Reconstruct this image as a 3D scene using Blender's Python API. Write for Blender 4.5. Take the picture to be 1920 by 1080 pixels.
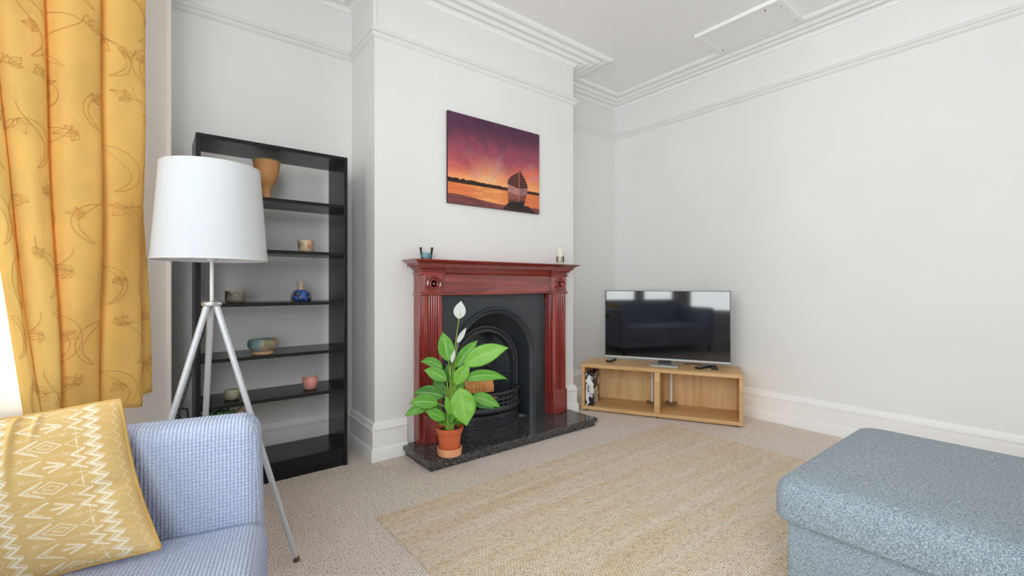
import bpy, bmesh, math, random
import numpy as np
from mathutils import Vector, Matrix, Euler
random.seed(7); np.random.seed(7)
S = bpy.context.scene
COL = S.collection
for o in list(bpy.data.objects): bpy.data.objects.remove(o)
PI = math.pi

# ------------------------------------------------------------------ camera
F = 853.3; CX = 960.0; HY = 534.5; HC = 1.05           # focal length (px), principal point, horizon row, eye height
ANG = math.radians(51.84)
FW = (math.cos(ANG), math.sin(ANG)); RT = (math.sin(ANG), -math.cos(ANG))
cam_d = bpy.data.cameras.new('camera'); cam = bpy.data.objects.new('camera', cam_d); COL.objects.link(cam)
cam.location = (0, 0, HC); cam.rotation_euler = (PI/2, 0, ANG - PI/2)
cam_d.sensor_width = 36; cam_d.lens = 36*F/1920; cam_d.shift_y = -(540-HY)/1920; cam_d.clip_start = 0.02
S.camera = cam

def ray(px, py):
    u = (px-CX)/F; v = (HY-py)/F
    return Vector((FW[0]+RT[0]*u, FW[1]+RT[1]*u, v))
def at_t(px, py, t): return Vector((0, 0, HC)) + ray(px, py)*t
def at_z(px, py, z):
    r = ray(px, py); return at_t(px, py, (z-HC)/r.z)
def at_y(px, py, Y):
    r = ray(px, py); return at_t(px, py, Y/r.y)
def depth(p): return p[0]*FW[0]+p[1]*FW[1]

# ------------------------------------------------------------------ world, exposure
W = bpy.data.worlds.new('overcast_sky'); S.world = W; W.use_nodes = True
bg = W.node_tree.nodes['Background']; bg.inputs[0].default_value = (0.955, 0.985, 1.0, 1); bg.inputs[1].default_value = 5.0
S.view_settings.view_transform = 'Standard'; S.view_settings.look = 'None'
S.view_settings.exposure = .87; S.view_settings.gamma = 1.0; S.view_settings.use_curve_mapping = False
S.cycles.max_bounces = 14; S.cycles.diffuse_bounces = 10; S.cycles.glossy_bounces = 5
S.cycles.transparent_max_bounces = 12; S.cycles.use_denoising = True
S.cycles.caustics_reflective = False; S.cycles.caustics_refractive = False
S.cycles.sample_clamp_indirect = 8.0

# ------------------------------------------------------------------ helpers: mesh builder
class MB:
    def __init__(s): s.v = []; s.f = []; s.uv = None
    def add(s, vs, fs):
        n = len(s.v); s.v += [tuple(p) for p in vs]; s.f += [tuple(i+n for i in f) for f in fs]; return s
    def box(s, x0, x1, y0, y1, z0, z1):
        vs = [(x0,y0,z0),(x1,y0,z0),(x1,y1,z0),(x0,y1,z0),(x0,y0,z1),(x1,y0,z1),(x1,y1,z1),(x0,y1,z1)]
        return s.add(vs, [(0,3,2,1),(4,5,6,7),(0,1,5,4),(1,2,6,5),(2,3,7,6),(3,0,4,7)])
    def prism(s, poly, axis, a0, a1):
        """poly: 2-D outline (ccw), extruded along axis 'x','y' or 'z'"""
        n = len(poly)
        def P(p, a):
            return {'x': (a, p[0], p[1]), 'y': (p[0], a, p[1]), 'z': (p[0], p[1], a)}[axis]
        vs = [P(p, a0) for p in poly]+[P(p, a1) for p in poly]
        fs = [tuple(range(n-1, -1, -1)), tuple(range(n, 2*n))]+[(i, (i+1) % n, n+(i+1) % n, n+i) for i in range(n)]
        return s.add(vs, fs)
    def lathe(s, prof, c=(0,0,0), n=32, sx=1, sy=1, caps=True):
        m = len(prof); vs = []
        for r, z in prof:
            for k in range(n):
                a = 2*PI*k/n; vs.append((c[0]+r*sx*math.cos(a), c[1]+r*sy*math.sin(a), c[2]+z))
        fs = [(i*n+k, i*n+(k+1) % n, (i+1)*n+(k+1) % n, (i+1)*n+k) for i in range(m-1) for k in range(n)]
        if caps:
            fs.append(tuple(range(n-1, -1, -1))); fs.append(tuple((m-1)*n+k for k in range(n)))
        return s.add(vs, fs)
    def tube(s, pts, r, n=10, caps=True):
        pts = [Vector(p) for p in pts]; m = len(pts)
        rr = r if isinstance(r, (list, tuple)) else [r]*m
        vs = []; up = None
        for i, p in enumerate(pts):
            t = (pts[min(i+1, m-1)]-pts[max(i-1, 0)]).normalized()
            if up is None:
                up = Vector((0,0,1)) if abs(t.z) < .9 else Vector((1,0,0))
            a = t.cross(up).normalized(); b = a.cross(t).normalized(); up = b
            for k in range(n):
                q = 2*PI*k/n; vs.append(p+(a*math.cos(q)+b*math.sin(q))*rr[i])
        fs = [(i*n+k, (i+1)*n+k, (i+1)*n+(k+1) % n, i*n+(k+1) % n) for i in range(m-1) for k in range(n)]
        if caps: fs += [tuple(range(n)), tuple((m-1)*n+k for k in range(n-1, -1, -1))]
        return s.add(vs, fs)
    def grid(s, P, nu, nv, close_u=False):
        """P[i][j] rows"""
        vs = [P[i][j] for i in range(nu) for j in range(nv)]
        fs = [(i*nv+j, ((i+1) % nu)*nv+j, ((i+1) % nu)*nv+j+1, i*nv+j+1) for i in range(nu if close_u else nu-1) for j in range(nv-1)]
        return s.add(vs, fs)

def obj(name, mb, mat, parent=None, world=False, smooth=35, bevel=0, seg=2, subsurf=0, recalc=True):
    me = bpy.data.meshes.new(name)
    vs = mb.v
    o = bpy.data.objects.new(name, me); COL.objects.link(o)
    if parent is not None:
        o.parent = parent
        if world:
            M = (Matrix.Translation(parent.location) @ parent.rotation_euler.to_matrix().to_4x4())
            if parent.parent is not None:
                q = parent.parent
                M = Matrix.Translation(q.location) @ q.rotation_euler.to_matrix().to_4x4() @ M
            Mi = M.inverted(); vs = [tuple(Mi @ Vector(p)) for p in vs]
    me.from_pydata(vs, [], mb.f); me.update()
    if recalc:
        b = bmesh.new(); b.from_mesh(me); bmesh.ops.recalc_face_normals(b, faces=b.faces); b.to_mesh(me); b.free()
    if smooth:
        me.shade_smooth(); me.set_sharp_from_angle(angle=math.radians(smooth))
    if mat is not None: me.materials.append(mat)
    if bevel:
        m = o.modifiers.new('bevel', 'BEVEL'); m.width = bevel; m.segments = seg; m.limit_method = 'ANGLE'; m.harden_normals = False
        me.shade_smooth(); me.set_sharp_from_angle(angle=math.radians(80))
    if subsurf:
        m = o.modifiers.new('sub', 'SUBSURF'); m.levels = subsurf; m.render_levels = subsurf
        me.shade_smooth()
    return o

def tag(o, label, cat, group=None):
    o['label'] = label; o['category'] = cat
    if group: o['group'] = group
    return o
def thing(name, label, cat, loc=(0,0,0), rotz=0, group=None):
    o = bpy.data.objects.new(name, None); COL.objects.link(o); o.empty_display_size = .1
    o.location = loc; o.rotation_euler = (0,0,rotz)
    return tag(o, label, cat, group)
def struct(name, mb, mat, **k):
    o = obj(name, mb, mat, **k); o['kind'] = 'structure'; return o
def smoothstep(a, b, x):
    t = np.clip((x-a)/(b-a), 0, 1); return t*t*(3-2*t)

# ------------------------------------------------------------------ helpers: materials
class NT:
    def __init__(s, name):
        s.m = bpy.data.materials.new(name); s.m.use_nodes = True
        s.t = s.m.node_tree; s.b = s.t.nodes['Principled BSDF']; s.out = s.t.nodes['Material Output']
    def n(s, typ, **k):
        nd = s.t.nodes.new(typ)
        for a, b in k.items(): setattr(nd, a, b)
        return nd
    def link(s, a, b): s.t.links.new(a, b)
    def val(s, nd, i, v):
        if hasattr(v, 'is_output'): s.link(v, nd.inputs[i])
        else: nd.inputs[i].default_value = v
    def math(s, op, a, b=0.0, clamp=False):
        nd = s.n('ShaderNodeMath', operation=op, use_clamp=clamp); s.val(nd, 0, a)
        s.val(nd, 1, b); return nd.outputs[0]
    def coord(s, kind='Object'):
        return s.n('ShaderNodeTexCoord').outputs[kind]
    def mapping(s, vec, scale=(1,1,1), rot=(0,0,0), loc=(0,0,0)):
        nd = s.n('ShaderNodeMapping'); s.link(vec, nd.inputs[0]); nd.inputs[1].default_value = loc; nd.inputs[2].default_value = rot; nd.inputs[3].default_value = scale
        return nd.outputs[0]
    def noise(s, vec, scale, detail=3, rough=.5, dist=0):
        nd = s.n('ShaderNodeTexNoise'); s.link(vec, nd.inputs['Vector']); nd.inputs['Scale'].default_value = scale
        nd.inputs['Detail'].default_value = detail; nd.inputs['Roughness'].default_value = rough; nd.inputs['Distortion'].default_value = dist
        return nd.outputs[0]
    def ramp(s, fac, stops, interp='LINEAR'):
        nd = s.n('ShaderNodeValToRGB'); s.link(fac, nd.inputs[0]); cr = nd.color_ramp; cr.interpolation = interp
        while len(cr.elements) < len(stops): cr.elements.new(.5)
        for e, (p, c) in zip(cr.elements, stops): e.position = p; e.color = (c[0], c[1], c[2], 1)
        return nd.outputs[0]
    def mix(s, fac, a, b, mode='MIX'):
        nd = s.n('ShaderNodeMix', data_type='RGBA', blend_type=mode)
        s.val(nd, 0, fac)
        for i, v in ((6, a), (7, b)):
            if hasattr(v, 'is_output'): s.link(v, nd.inputs[i])
            else: nd.inputs[i].default_value = (v[0], v[1], v[2], 1)
        return nd.outputs[2]
    def sep(s, vec):
        nd = s.n('ShaderNodeSeparateXYZ'); s.link(vec, nd.inputs[0]); return nd.outputs
    def base(s, c, rough=.6, metal=0, spec=None):
        if hasattr(c, 'is_output'): s.link(c, s.b.inputs['Base Color'])
        else: s.b.inputs['Base Color'].default_value = (c[0], c[1], c[2], 1)
        s.val(s.b, s.b.inputs.find('Roughness'), rough); s.b.inputs['Metallic'].default_value = metal
        if spec is not None: s.b.inputs['Specular IOR Level'].default_value = spec
        return s
    def bump(s, h, strength=.3, dist=.005):
        nd = s.n('ShaderNodeBump'); nd.inputs['Strength'].default_value = strength; nd.inputs['Distance'].default_value = dist
        s.link(h, nd.inputs['Height']); s.link(nd.outputs[0], s.b.inputs['Normal']); return s
def lin(r, g, b):
    f = lambda c: (c/255/12.92 if c/255 <= .04045 else ((c/255+.055)/1.055)**2.4)
    return (f(r), f(g), f(b))
def plain(name, c, rough=.6, metal=0, noise=0, nscale=40, bump=0, spec=None):
    t = NT(name); col = c
    if noise or bump:
        n = t.noise(t.coord(), nscale, 4)
        if noise: col = t.ramp(n, [(.3, [x*(1-noise) for x in c]), (.7, [min(1, x*(1+noise)) for x in c])])
        if bump: t.bump(n, bump, .002)
    t.base(col, rough, metal, spec); return t.m

def m_wall():
    t = NT('painted_plaster'); n = t.noise(t.coord(), 2.2, 4)
    t.base(t.ramp(n, [(.3, (.82, .818, .812)), (.7, (.84, .838, .833))]), .62, spec=.3)
    t.bump(t.noise(t.coord(), 60, 5), .06, .003); return t.m
def m_carpet():
    t = NT('looped_carpet'); c = t.coord(); s = t.sep(t.mapping(c, rot=(0,0,.06)))
    wob = t.noise(c, 30, 2)
    row = t.math('SINE', t.math('ADD', t.math('MULTIPLY', s[0], 2*PI/.0096), t.math('MULTIPLY', wob, 1.2)))
    colm = t.math('SINE', t.math('ADD', t.math('MULTIPLY', s[1], 2*PI/.0100), t.math('MULTIPLY', wob, 4.0)))
    h = t.math('MULTIPLY', t.math('ADD', row, 1.12), t.math('ADD', t.math('MULTIPLY', colm, .45), 1.35))
    h = t.math('MULTIPLY', h, .26)
    fl = t.noise(t.mapping(c, scale=(1, 1, .3)), 150, 2, .6)
    fleck = t.ramp(fl, [(.34, lin(120,102,92)), (.43, lin(244,229,219)), (.58, lin(254,240,231)), (.72, lin(255,252,248))])
    big = t.noise(c, 1.6, 3)
    col = fleck
    col = t.mix(t.math('MULTIPLY', big, .18), col, lin(222,210,202))
    t.base(col, .95, spec=.1); t.bump(h, .9, .006); return t.m
def m_jute():
    t = NT('woven_jute'); c = t.coord(); s = t.sep(c)
    wob = t.noise(c, 14, 3)
    y = t.math('ADD', t.math('MULTIPLY', s[1], 1/.0100), t.math('MULTIPLY', wob, .8))
    rown = t.math('FLOOR', y)
    fy = t.math('SUBTRACT', y, rown)
    stag = t.math('MULTIPLY', t.math('MODULO', rown, 2.0), .5)
    x = t.math('ADD', t.math('ADD', t.math('MULTIPLY', s[0], 1/.0145), stag), t.math('MULTIPLY', wob, 1.3))
    fx = t.math('FRACT', x)
    hy = t.math('SINE', t.math('MULTIPLY', fy, PI)); hx = t.math('SINE', t.math('MULTIPLY', fx, PI))
    h = t.math('POWER', t.math('MULTIPLY', hy, hx), .6)
    vo = t.n('ShaderNodeTexVoronoi'); t.link(t.mapping(c, scale=(1, 1.4, .2)), vo.inputs['Vector']); vo.inputs['Scale'].default_value = 95
    cell = t.sep(vo.outputs['Color'])[0]
    streak = t.noise(t.mapping(c, scale=(.55, 11, 1)), 1.4, 4, .6)
    col = t.ramp(streak, [(.25, lin(236,206,172)), (.46, lin(247,226,200)), (.62, lin(251,237,219)), (.8, lin(253,245,233))])
    fib = t.noise(t.mapping(c, scale=(40, 180, 1)), 2.0, 2)
    col = t.mix(t.math('MULTIPLY', fib, .3), col, lin(212,180,142))
    col = t.mix(t.math('MULTIPLY', t.math('SUBTRACT', cell, .62, True), .9), col, lin(150,116,82))
    col = t.mix(t.math('MULTIPLY', t.math('SUBTRACT', .3, cell, True), 1.2), col, lin(250,240,226))
    t.base(col, .9, spec=.12); t.bump(h, .9, .005); return t.m
def m_waffle():
    t = NT('waffle_knit_stretch_cover'); s = t.sep(t.coord('UV'))
    hx = t.math('ABSOLUTE', t.math('SINE', t.math('MULTIPLY', s[0], PI/.0084)))
    yy = t.math('MULTIPLY', s[1], 1/.0092)
    hy = t.math('ABSOLUTE', t.math('SINE', t.math('MULTIPLY', yy, PI)))
    h = t.math('MULTIPLY', t.math('POWER', hx, .55), t.math('ADD', t.math('MULTIPLY', t.math('POWER', hy, .45), .62), .38))
    col = t.ramp(t.noise(t.coord('UV'), 160, 2), [(.3, lin(178,189,219)), (.7, lin(198,208,234))])
    t.base(col, .85, spec=.2); t.bump(h, .75, .005)
    t.b.inputs['Sheen Weight'].default_value = .15; return t.m
def m_tweed():
    t = NT('blue_grey_tweed'); c = t.coord()
    n = t.noise(t.mapping(c, scale=(1, .45, 1)), 380, 3, .7); n2 = t.noise(t.mapping(c, scale=(.45, 1, .6)), 460, 2, .6)
    big = t.noise(c, 2.5, 2)
    col = t.ramp(t.math('MULTIPLY', t.math('ADD', n, n2), .5), [(.36, lin(82,93,103)), (.5, lin(138,150,160)), (.64, lin(192,201,208))])
    col = t.mix(t.math('MULTIPLY', big, .18), col, lin(104,118,130))
    t.base(col, .92, spec=.15); t.bump(n, .35, .003); t.b.inputs['Sheen Weight'].default_value = .15; return t.m
def m_grain(name, dark, mid, light, axis=0, rough=.35, scale=1.0, bump=.03, spec=.5, coat=0):
    t = NT(name); c = t.coord(); sc = [26, 26, 26]; sc[axis] = 1.3
    n = t.noise(t.mapping(c, scale=[x*scale for x in sc]), 1.0, 5, .6, .6)
    t.base(t.ramp(n, [(.3, dark), (.5, mid), (.7, light)]), rough, spec=spec); t.bump(n, bump, .003)
    t.b.inputs['Coat Weight'].default_value = coat; t.b.inputs['Coat Roughness'].default_value = .12; t.b.inputs['Coat IOR'].default_value = 1.75; return t.m
def m_granite():
    t = NT('black_granite'); c = t.coord()
    v = t.n('ShaderNodeTexVoronoi'); t.link(c, v.inputs['Vector']); v.inputs['Scale'].default_value = 330
    n = t.noise(c, 260, 3, .7)
    f = t.math('ADD', t.math('MULTIPLY', t.sep(v.outputs['Color'])[0], .6), t.math('MULTIPLY', n, .4))
    t.base(t.ramp(f, [(.35, lin(22,22,24)), (.55, lin(52,52,54)), (.68, lin(92,92,94)), (.8, lin(150,148,146))]), .07, spec=.6); return t.m
def m_attr(name, rough=.6, spec=.3, bump=0, bscale=300):
    t = NT(name); a = t.n('ShaderNodeAttribute', attribute_name='Col'); t.base(a.outputs['Color'], rough, spec=spec)
    if bump: t.bump(t.noise(t.coord(), bscale, 3), bump, .002)
    return t.m
def m_glass(name, tint=(.97, .985, .98)):
    t = NT(name); t.t.nodes.remove(t.b)
    tr = t.n('ShaderNodeBsdfTransparent'); tr.inputs[0].default_value = (*tint, 1)
    gl = t.n('ShaderNodeBsdfGlossy'); gl.inputs['Roughness'].default_value = .02
    fr = t.n('ShaderNodeFresnel'); fr.inputs[0].default_value = 1.45
    mx = t.n('ShaderNodeMixShader'); t.link(fr.outputs[0], mx.inputs[0]); t.link(tr.outputs[0], mx.inputs[1]); t.link(gl.outputs[0], mx.inputs[2])
    t.link(mx.outputs[0], t.out.inputs[0]); return t.m
def m_cloth(name, c, trans=.4, weave=900, wb=.1, rough=.8, noise=.05):
    t = NT(name); n = t.noise(t.coord(), 6, 3)
    col = t.ramp(n, [(.3, [x*(1-noise) for x in c]), (.7, [min(1, x*(1+noise)) for x in c])])
    t.base(col, rough, spec=.2); t.bump(t.noise(t.coord(), weave, 2), wb, .001)
    tl = t.n('ShaderNodeBsdfTranslucent'); t.link(col, tl.inputs[0]); mx = t.n('ShaderNodeMixShader'); mx.inputs[0].default_value = trans
    t.link(t.b.outputs[0], mx.inputs[1]); t.link(tl.outputs[0], mx.inputs[2]); t.link(mx.outputs[0], t.out.inputs[0]); return t.m

M = dict(
 wall=m_wall(),
 ceil=plain('ceiling_paint', (.915,.915,.915), .7, noise=.012, nscale=2, spec=.2),
 trim=plain('white_gloss_paint', (.92,.92,.915), .38, noise=.01, nscale=3, spec=.4),
 carpet=m_carpet(), jute=m_jute(), waffle=m_waffle(), tweed=m_tweed(),
 black_wood=m_grain('black_brown_woodgrain', lin(7,8,9), lin(14,15,17), lin(25,27,30), 0, .26, 1.6, .08, .4),
 black_wood_v=m_grain('black_brown_woodgrain_upright', lin(7,8,9), lin(14,15,17), lin(25,27,30), 2, .26, 1.6, .08, .4),
 mahog=m_grain('polished_mahogany', lin(96,22,20), lin(138,40,34), lin(168,62,50), 0, .24, 1.0, .02, .5, .9),
 mahog_v=m_grain('polished_mahogany_upright', lin(96,22,20), lin(138,40,34), lin(168,62,50), 2, .24, 1.0, .02, .5, .9),
 oak=m_grain('light_oak_veneer', lin(196,152,100), lin(212,172,120), lin(224,188,140), 0, .45, 1.1, .02, .35),
 oak_back=m_grain('light_oak_back_panel', lin(206,166,116), lin(220,184,136), lin(230,198,152), 2, .5, .8, .02, .3),
 granite=m_granite(),
 iron=plain('blackened_cast_iron', lin(66,70,76), .34, .3, noise=.25, nscale=120, bump=.15, spec=.6),
 chrome=plain('satin_nickel', (.72,.73,.75), .28, 1.0),
 grey_metal=plain('silver_grey_enamel', lin(206,209,214), .38, .15),
 shade=m_cloth('white_lampshade_fabric', (.76,.775,.80), .22, 1200, .05, .8, .004),
 curtain=m_cloth('mustard_curtain_cotton', lin(245,203,116), .10, 900, .06, .75, .06),
 lining=m_cloth('white_curtain_lining', (.90,.89,.86), .5, 700, .06, .8, .02),
 thread=plain('brown_embroidery_thread', lin(206,156,82), .8),
 gold=plain('mustard_piping', lin(205,165,95), .8, noise=.05),
 green_leaf=None,
 terracotta=plain('orange_plastic_pot', lin(212,104,62), .45, noise=.05, nscale=12),
 saucer=plain('pale_terracotta', lin(236,168,124), .6, noise=.05, nscale=20),
 soil=plain('potting_soil', lin(62,46,34), .95, noise=.5, nscale=90, bump=.8),
 stem=plain('pale_green_stem', lin(150,186,76), .5, noise=.08, nscale=20),
 spathe=m_cloth('white_spathe', (.83,.86,.82), .25, 300, .05, .6, .03),
 black_plastic=plain('black_plastic', lin(20,20,22), .35),
 silver_plastic=plain('silver_plastic', lin(196,198,200), .35, .5),
 screen=plain('glossy_black_screen', (.004,.004,.005), .05, spec=1.0),
 white_plastic=plain('white_plastic', lin(228,226,222), .4),
 brown_plastic=plain('brown_plastic_foot', lin(112,84,58), .5),
 glass=m_glass('window_glass'), jar_glass=m_glass('clear_jar_glass', (.985,.99,.99)),
 blue_wax=plain('pale_blue_wax', lin(150,200,212), .5),
 ivory_wax=plain('ivory_candle_wax', lin(232,230,216), .5),
 peach_wax=plain('dusty_pink_ceramic', lin(206,190,178), .5),
 log=m_grain('split_firewood', lin(196,128,72), lin(224,160,100), lin(238,186,126), 2, .8, 1.2, .2, .2),
)
def leafmat(name, c0, c1):
    t = NT(name); uv = t.sep(t.coord('UV'))
    a = t.math('ABSOLUTE', t.math('SUBTRACT', uv[1], .5))
    vein = t.math('SINE', t.math('MULTIPLY', t.math('SUBTRACT', uv[0], t.math('MULTIPLY', a, .55)), 75.0))
    vein = t.math('POWER', t.math('MULTIPLY', t.math('ADD', vein, 1.0), .5), 5.0)
    mid = t.math('LESS_THAN', a, .022)
    n = t.noise(t.coord(), 14, 3)
    col = t.mix(n, c0, c1); col = t.mix(t.math('MULTIPLY', vein, .28), col, lin(176,222,120)); col = t.mix(t.math('MULTIPLY', mid, .7), col, lin(190,226,130))
    t.base(col, .34, spec=.45); t.bump(vein, .25, .002)
    tl = t.n('ShaderNodeBsdfTranslucent'); t.link(col, tl.inputs[0]); mx = t.n('ShaderNodeMixShader'); mx.inputs[0].default_value = .25
    t.link(t.b.outputs[0], mx.inputs[1]); t.link(tl.outputs[0], mx.inputs[2]); t.link(mx.outputs[0], t.out.inputs[0]); return t.m
M['leaf_bright'] = leafmat('bright_green_leaf', lin(118,190,58), lin(150,214,84))
M['leaf_mid'] = leafmat('mid_green_leaf', lin(86,166,46), lin(122,194,66))
M['leaf_dark'] = leafmat('deep_green_leaf', lin(46,120,40), lin(84,160,56))

# ------------------------------------------------------------------ room shell
ZC = 2.90; XR = 3.75; YA = 3.05; YC = 2.65; XC0 = 1.036; XC1 = 2.73; XN = .056; YB = -1.50
BX = -1.16                                               # outer face of the bay
A = (XN, YC); B = (BX, YC-(XN-BX)); C = (BX, -.05); D = (XN, C[1]-(XN-BX))
LOOP = [A, (XN, YA), (XC0, YA), (XC0, YC), (XC1, YC), (XC1, YA), (XR, YA), (XR, YB), (XN, YB), D, C, B]
def ngon(z, flip=False):
    mb = MB(); idx = list(range(len(LOOP)))
    mb.add([(p[0], p[1], z) for p in LOOP], [tuple(idx)]); return mb
def floor_mb(z, dz):
    mb = MB(); n = len(LOOP)
    mb.add([(p[0], p[1], z) for p in LOOP]+[(p[0], p[1], z+dz) for p in LOOP],
           [tuple(range(n)), tuple(range(2*n-1, n-1, -1))]+[(i, (i+1) % n, n+(i+1) % n, n+i) for i in range(n)]); return mb
def tri(o):
    b = bmesh.new(); b.from_mesh(o.data); bmesh.ops.triangulate(b, faces=[f for f in b.faces if len(f.verts) > 4]); b.to_mesh(o.data); b.free(); return o
tri(struct('floor', floor_mb(0, -.1), M['carpet'], smooth=0))
tri(struct('ceiling', floor_mb(ZC, .1), M['ceil'], smooth=0))
TH = .12
def seg_dir(p, q):
    d = Vector((q[0]-p[0], q[1]-p[1])); L = d.length; return d/L, Vector((d.y, -d.x))/L, L
def wall_mb(p, q, z0=0, z1=ZC, s0=0, s1=None, mb=None, th=TH, e0=0, e1=0):
    d, n, L = seg_dir(p, q); s1 = L if s1 is None else s1
    P0 = Vector(p)+d*(s0-e0); P1 = Vector(p)+d*(s1+e1); o = -n*th
    mb = mb or MB(); a, b2, c, e = P0, P1, P1+o, P0+o
    mb.add([(v.x, v.y, z) for z in (z0, z1) for v in (a, b2, c, e)], [(0,3,2,1),(4,5,6,7),(0,1,5,4),(1,2,6,5),(2,3,7,6),(3,0,4,7)]); return mb
struct('wall_nib', wall_mb(A, (XN, YA), e1=TH), M['wall'], smooth=0)
struct('wall_alcove_left', wall_mb((XN, YA), (XC0, YA), e1=.0), M['wall'], smooth=0)
# chimney breast: returns and a front face with the fire opening left free
OX0, OX1, OZ = 1.56, 2.27, .86
mb = MB(); yb_ = YA+TH
fr = [(XC0, 0), (OX0, 0), (OX0, OZ), (OX1, OZ), (OX1, 0), (XC1, 0), (XC1, ZC), (XC0, ZC)]
mb.prism(fr, 'y', YC, yb_); tri(struct('wall_chimney', mb, M['wall'], smooth=0, bevel=.006, seg=3))
mb = MB(); mb.box(OX0-.02, OX1+.02, 2.96, 3.0, -.02, OZ+.02); mb.box(OX0-.02, OX1+.02, YC+.001, 3.0, -.1, .0)
struct('wall_recess', mb, plain('sooty_brick_recess', lin(34,31,30), .95), smooth=0)
struct('wall_alcove_right', wall_mb((XC1, YA), (XR, YA), e1=TH), M['wall'], smooth=0)
struct('wall_right', wall_mb((XR, YA), (XR, YB), e1=TH), M['wall'], smooth=0)
struct('wall_window_nib', wall_mb((XN, YB), D), M['wall'], smooth=0)
ZS, ZH = .55, 2.70
def bay_wall(name, p, q, openings):
    d, n, L = seg_dir(p, q); mb = MB()
    wall_mb(p, q, 0, ZS, mb=mb); wall_mb(p, q, ZH, ZC, mb=mb)
    s = 0
    for a, b in openings:
        wall_mb(p, q, ZS, ZH, s, a, mb=mb); s = b
    wall_mb(p, q, ZS, ZH, s, L, mb=mb)
    return struct(name, mb, M['wall'], smooth=0)
LSP = seg_dir(B, A)[2]; LFR = seg_dir(C, B)[2]
bay_wall('wall_bay_left', B, A, [(.12, LSP-.33)])
bay_wall('wall_bay_centre', C, B, [(.07, LFR/2-.04), (LFR/2+.04, LFR-.07)])
struct('wall_front', wall_mb((XR, YB), (XN, YB), e1=TH), M['wall'], smooth=0)
bay_wall('wall_bay_right', D, C, [(.33, LSP-.12)])
def P_on(p, q, s, z, out):
    d, n, L = seg_dir(p, q); v = Vector(p)+d*s+n*out; return (v.x, v.y, z)
def obox(mb, p, q, s0, s1, z0, z1, o0, o1):
    vs = [P_on(p, q, s, z, o) for z in (z0, z1) for (s, o) in ((s0, o0), (s1, o0), (s1, o1), (s0, o1))]
    return mb.add(vs, [(0,3,2,1),(4,5,6,7),(0,1,5,4),(1,2,6,5),(2,3,7,6),(3,0,4,7)])
wn = 0
PN = ['window_bay_left_offscreen', 'window_bay_centre_a_offscreen', 'window_bay_centre_b_offscreen', 'window_bay_right_offscreen']
for p, q, a, b in ((B, A, .12, LSP-.33), (C, B, .07, LFR/2-.04), (C, B, LFR/2+.04, LFR-.07), (D, C, .33, LSP-.12)):
    wn += 1
    mb = MB(); f = .05; zm = ZS+(ZH-ZS)*.52
    for s0, s1, z0, z1 in ((a, a+f, ZS, ZH), (b-f, b, ZS, ZH), (a+f, b-f, ZS, ZS+f*1.3), (a+f, b-f, ZH-f, ZH)):
        obox(mb, p, q, s0, s1, z0, z1, -.10, -.03)
    w = struct('window_%d' % wn, mb, M['trim'], smooth=0)
    mb = MB(); obox(mb, p, q, a+f, b-f, zm-.025, zm+.025, -.09, -.045); obj('meeting_rail', mb, M['trim'], w, smooth=0)
    for z0, z1 in ((ZS+f*1.3, zm-.025), (zm+.025, ZH-f)):
        mb = MB(); obox(mb, p, q, a+f, b-f, z0, z1, -.070, -.066); obj('pane', mb, M['glass'], w, smooth=0)
    mb = MB(); obox(mb, p, q, a-.03, b+.03, ZS-.03, ZS, -.03, .05); obj('window_sill', mb, M['trim'], w, smooth=0)
    # portal that guides daylight sampling through this opening
    L = bpy.data.lights.new(PN[wn-1], 'AREA'); L.shape = 'RECTANGLE'; L.size = b-a; L.size_y = ZH-ZS; L.cycles.is_portal = True
    lo = bpy.data.objects.new(PN[wn-1], L); COL.objects.link(lo)
    d, n, LL = seg_dir(p, q); c = Vector(p)+d*(a+b)/2 - n*.13
    lo.location = (c.x, c.y, (ZS+ZH)/2)
    lo.rotation_euler = Vector((n.x, n.y, 0)).to_track_quat('-Z', 'Y').to_euler()

# mouldings swept along the walls, mitred at the corners
def offs(path, i, out, closed=False):
    n = len(path); p = Vector(path[i])
    prev = path[i-1] if (i > 0 or closed) else None; nxt = path[(i+1) % n] if (i < n-1 or closed) else None
    if prev is None: return p+seg_dir(path[i], nxt)[1]*out
    if nxt is None: return p+seg_dir(prev, path[i])[1]*out
    n1 = seg_dir(prev, path[i])[1]; n2 = seg_dir(path[i], nxt)[1]
    return p+(n1+n2)*(out/(1+n1.dot(n2)))
def moulding(path, prof, names, mat, skip=(), closed=False, ends=True):
    n = len(path); m = len(prof)
    for i in range(n if closed else n-1):
        if i in skip: continue
        j = (i+1) % n; mb = MB()
        va = [(*offs(path, i, o, closed), z) for o, z in prof]; vb = [(*offs(path, j, o, closed), z) for o, z in prof]
        fs = [(k, (k+1) % m, m+(k+1) % m, m+k) for k in range(m)]+[tuple(range(m)), tuple(range(2*m-1, m-1, -1))]
        mb.add(va+vb, fs); tri(struct(names(i), mb, mat, smooth=40))
cornice = [(0, ZC), (0, 2.853), (.010, 2.853), (.014, 2.864), (.026, 2.872), (.030, 2.884), (.048, 2.888), (.056, 2.872), (.075, 2.866), (.088, 2.874),
           (.098, 2.884), (.112, 2.886), (.120, 2.876), (.136, 2.872), (.150, 2.879), (.160, 2.889), (.180, 2.890), (.188, 2.882), (.205, 2.879), (.222, 2.886), (.232, 2.895), (.236, ZC)]
moulding(LOOP, cornice, lambda i: 'trim_%d' % (i+1), M['ceil'], closed=True)
rail = [(0, 2.592), (.016, 2.592), (.030, 2.586), (.036, 2.576), (.030, 2.566), (.018, 2.562), (.016, 2.548), (.008, 2.540), (0, 2.536)]
moulding(LOOP[:9], rail, lambda i: 'trim_%d' % (i+21), M['wall'])
skirt = [(0, 0), (.030, 0), (.030, .066), (.026, .074), (.020, .078), (.020, .176), (.026, .182), (.026, .192), (.017, .197), (.017, .207), (.012, .222), (0, .226)]
HX0, HX1 = 1.219, 2.586
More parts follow.
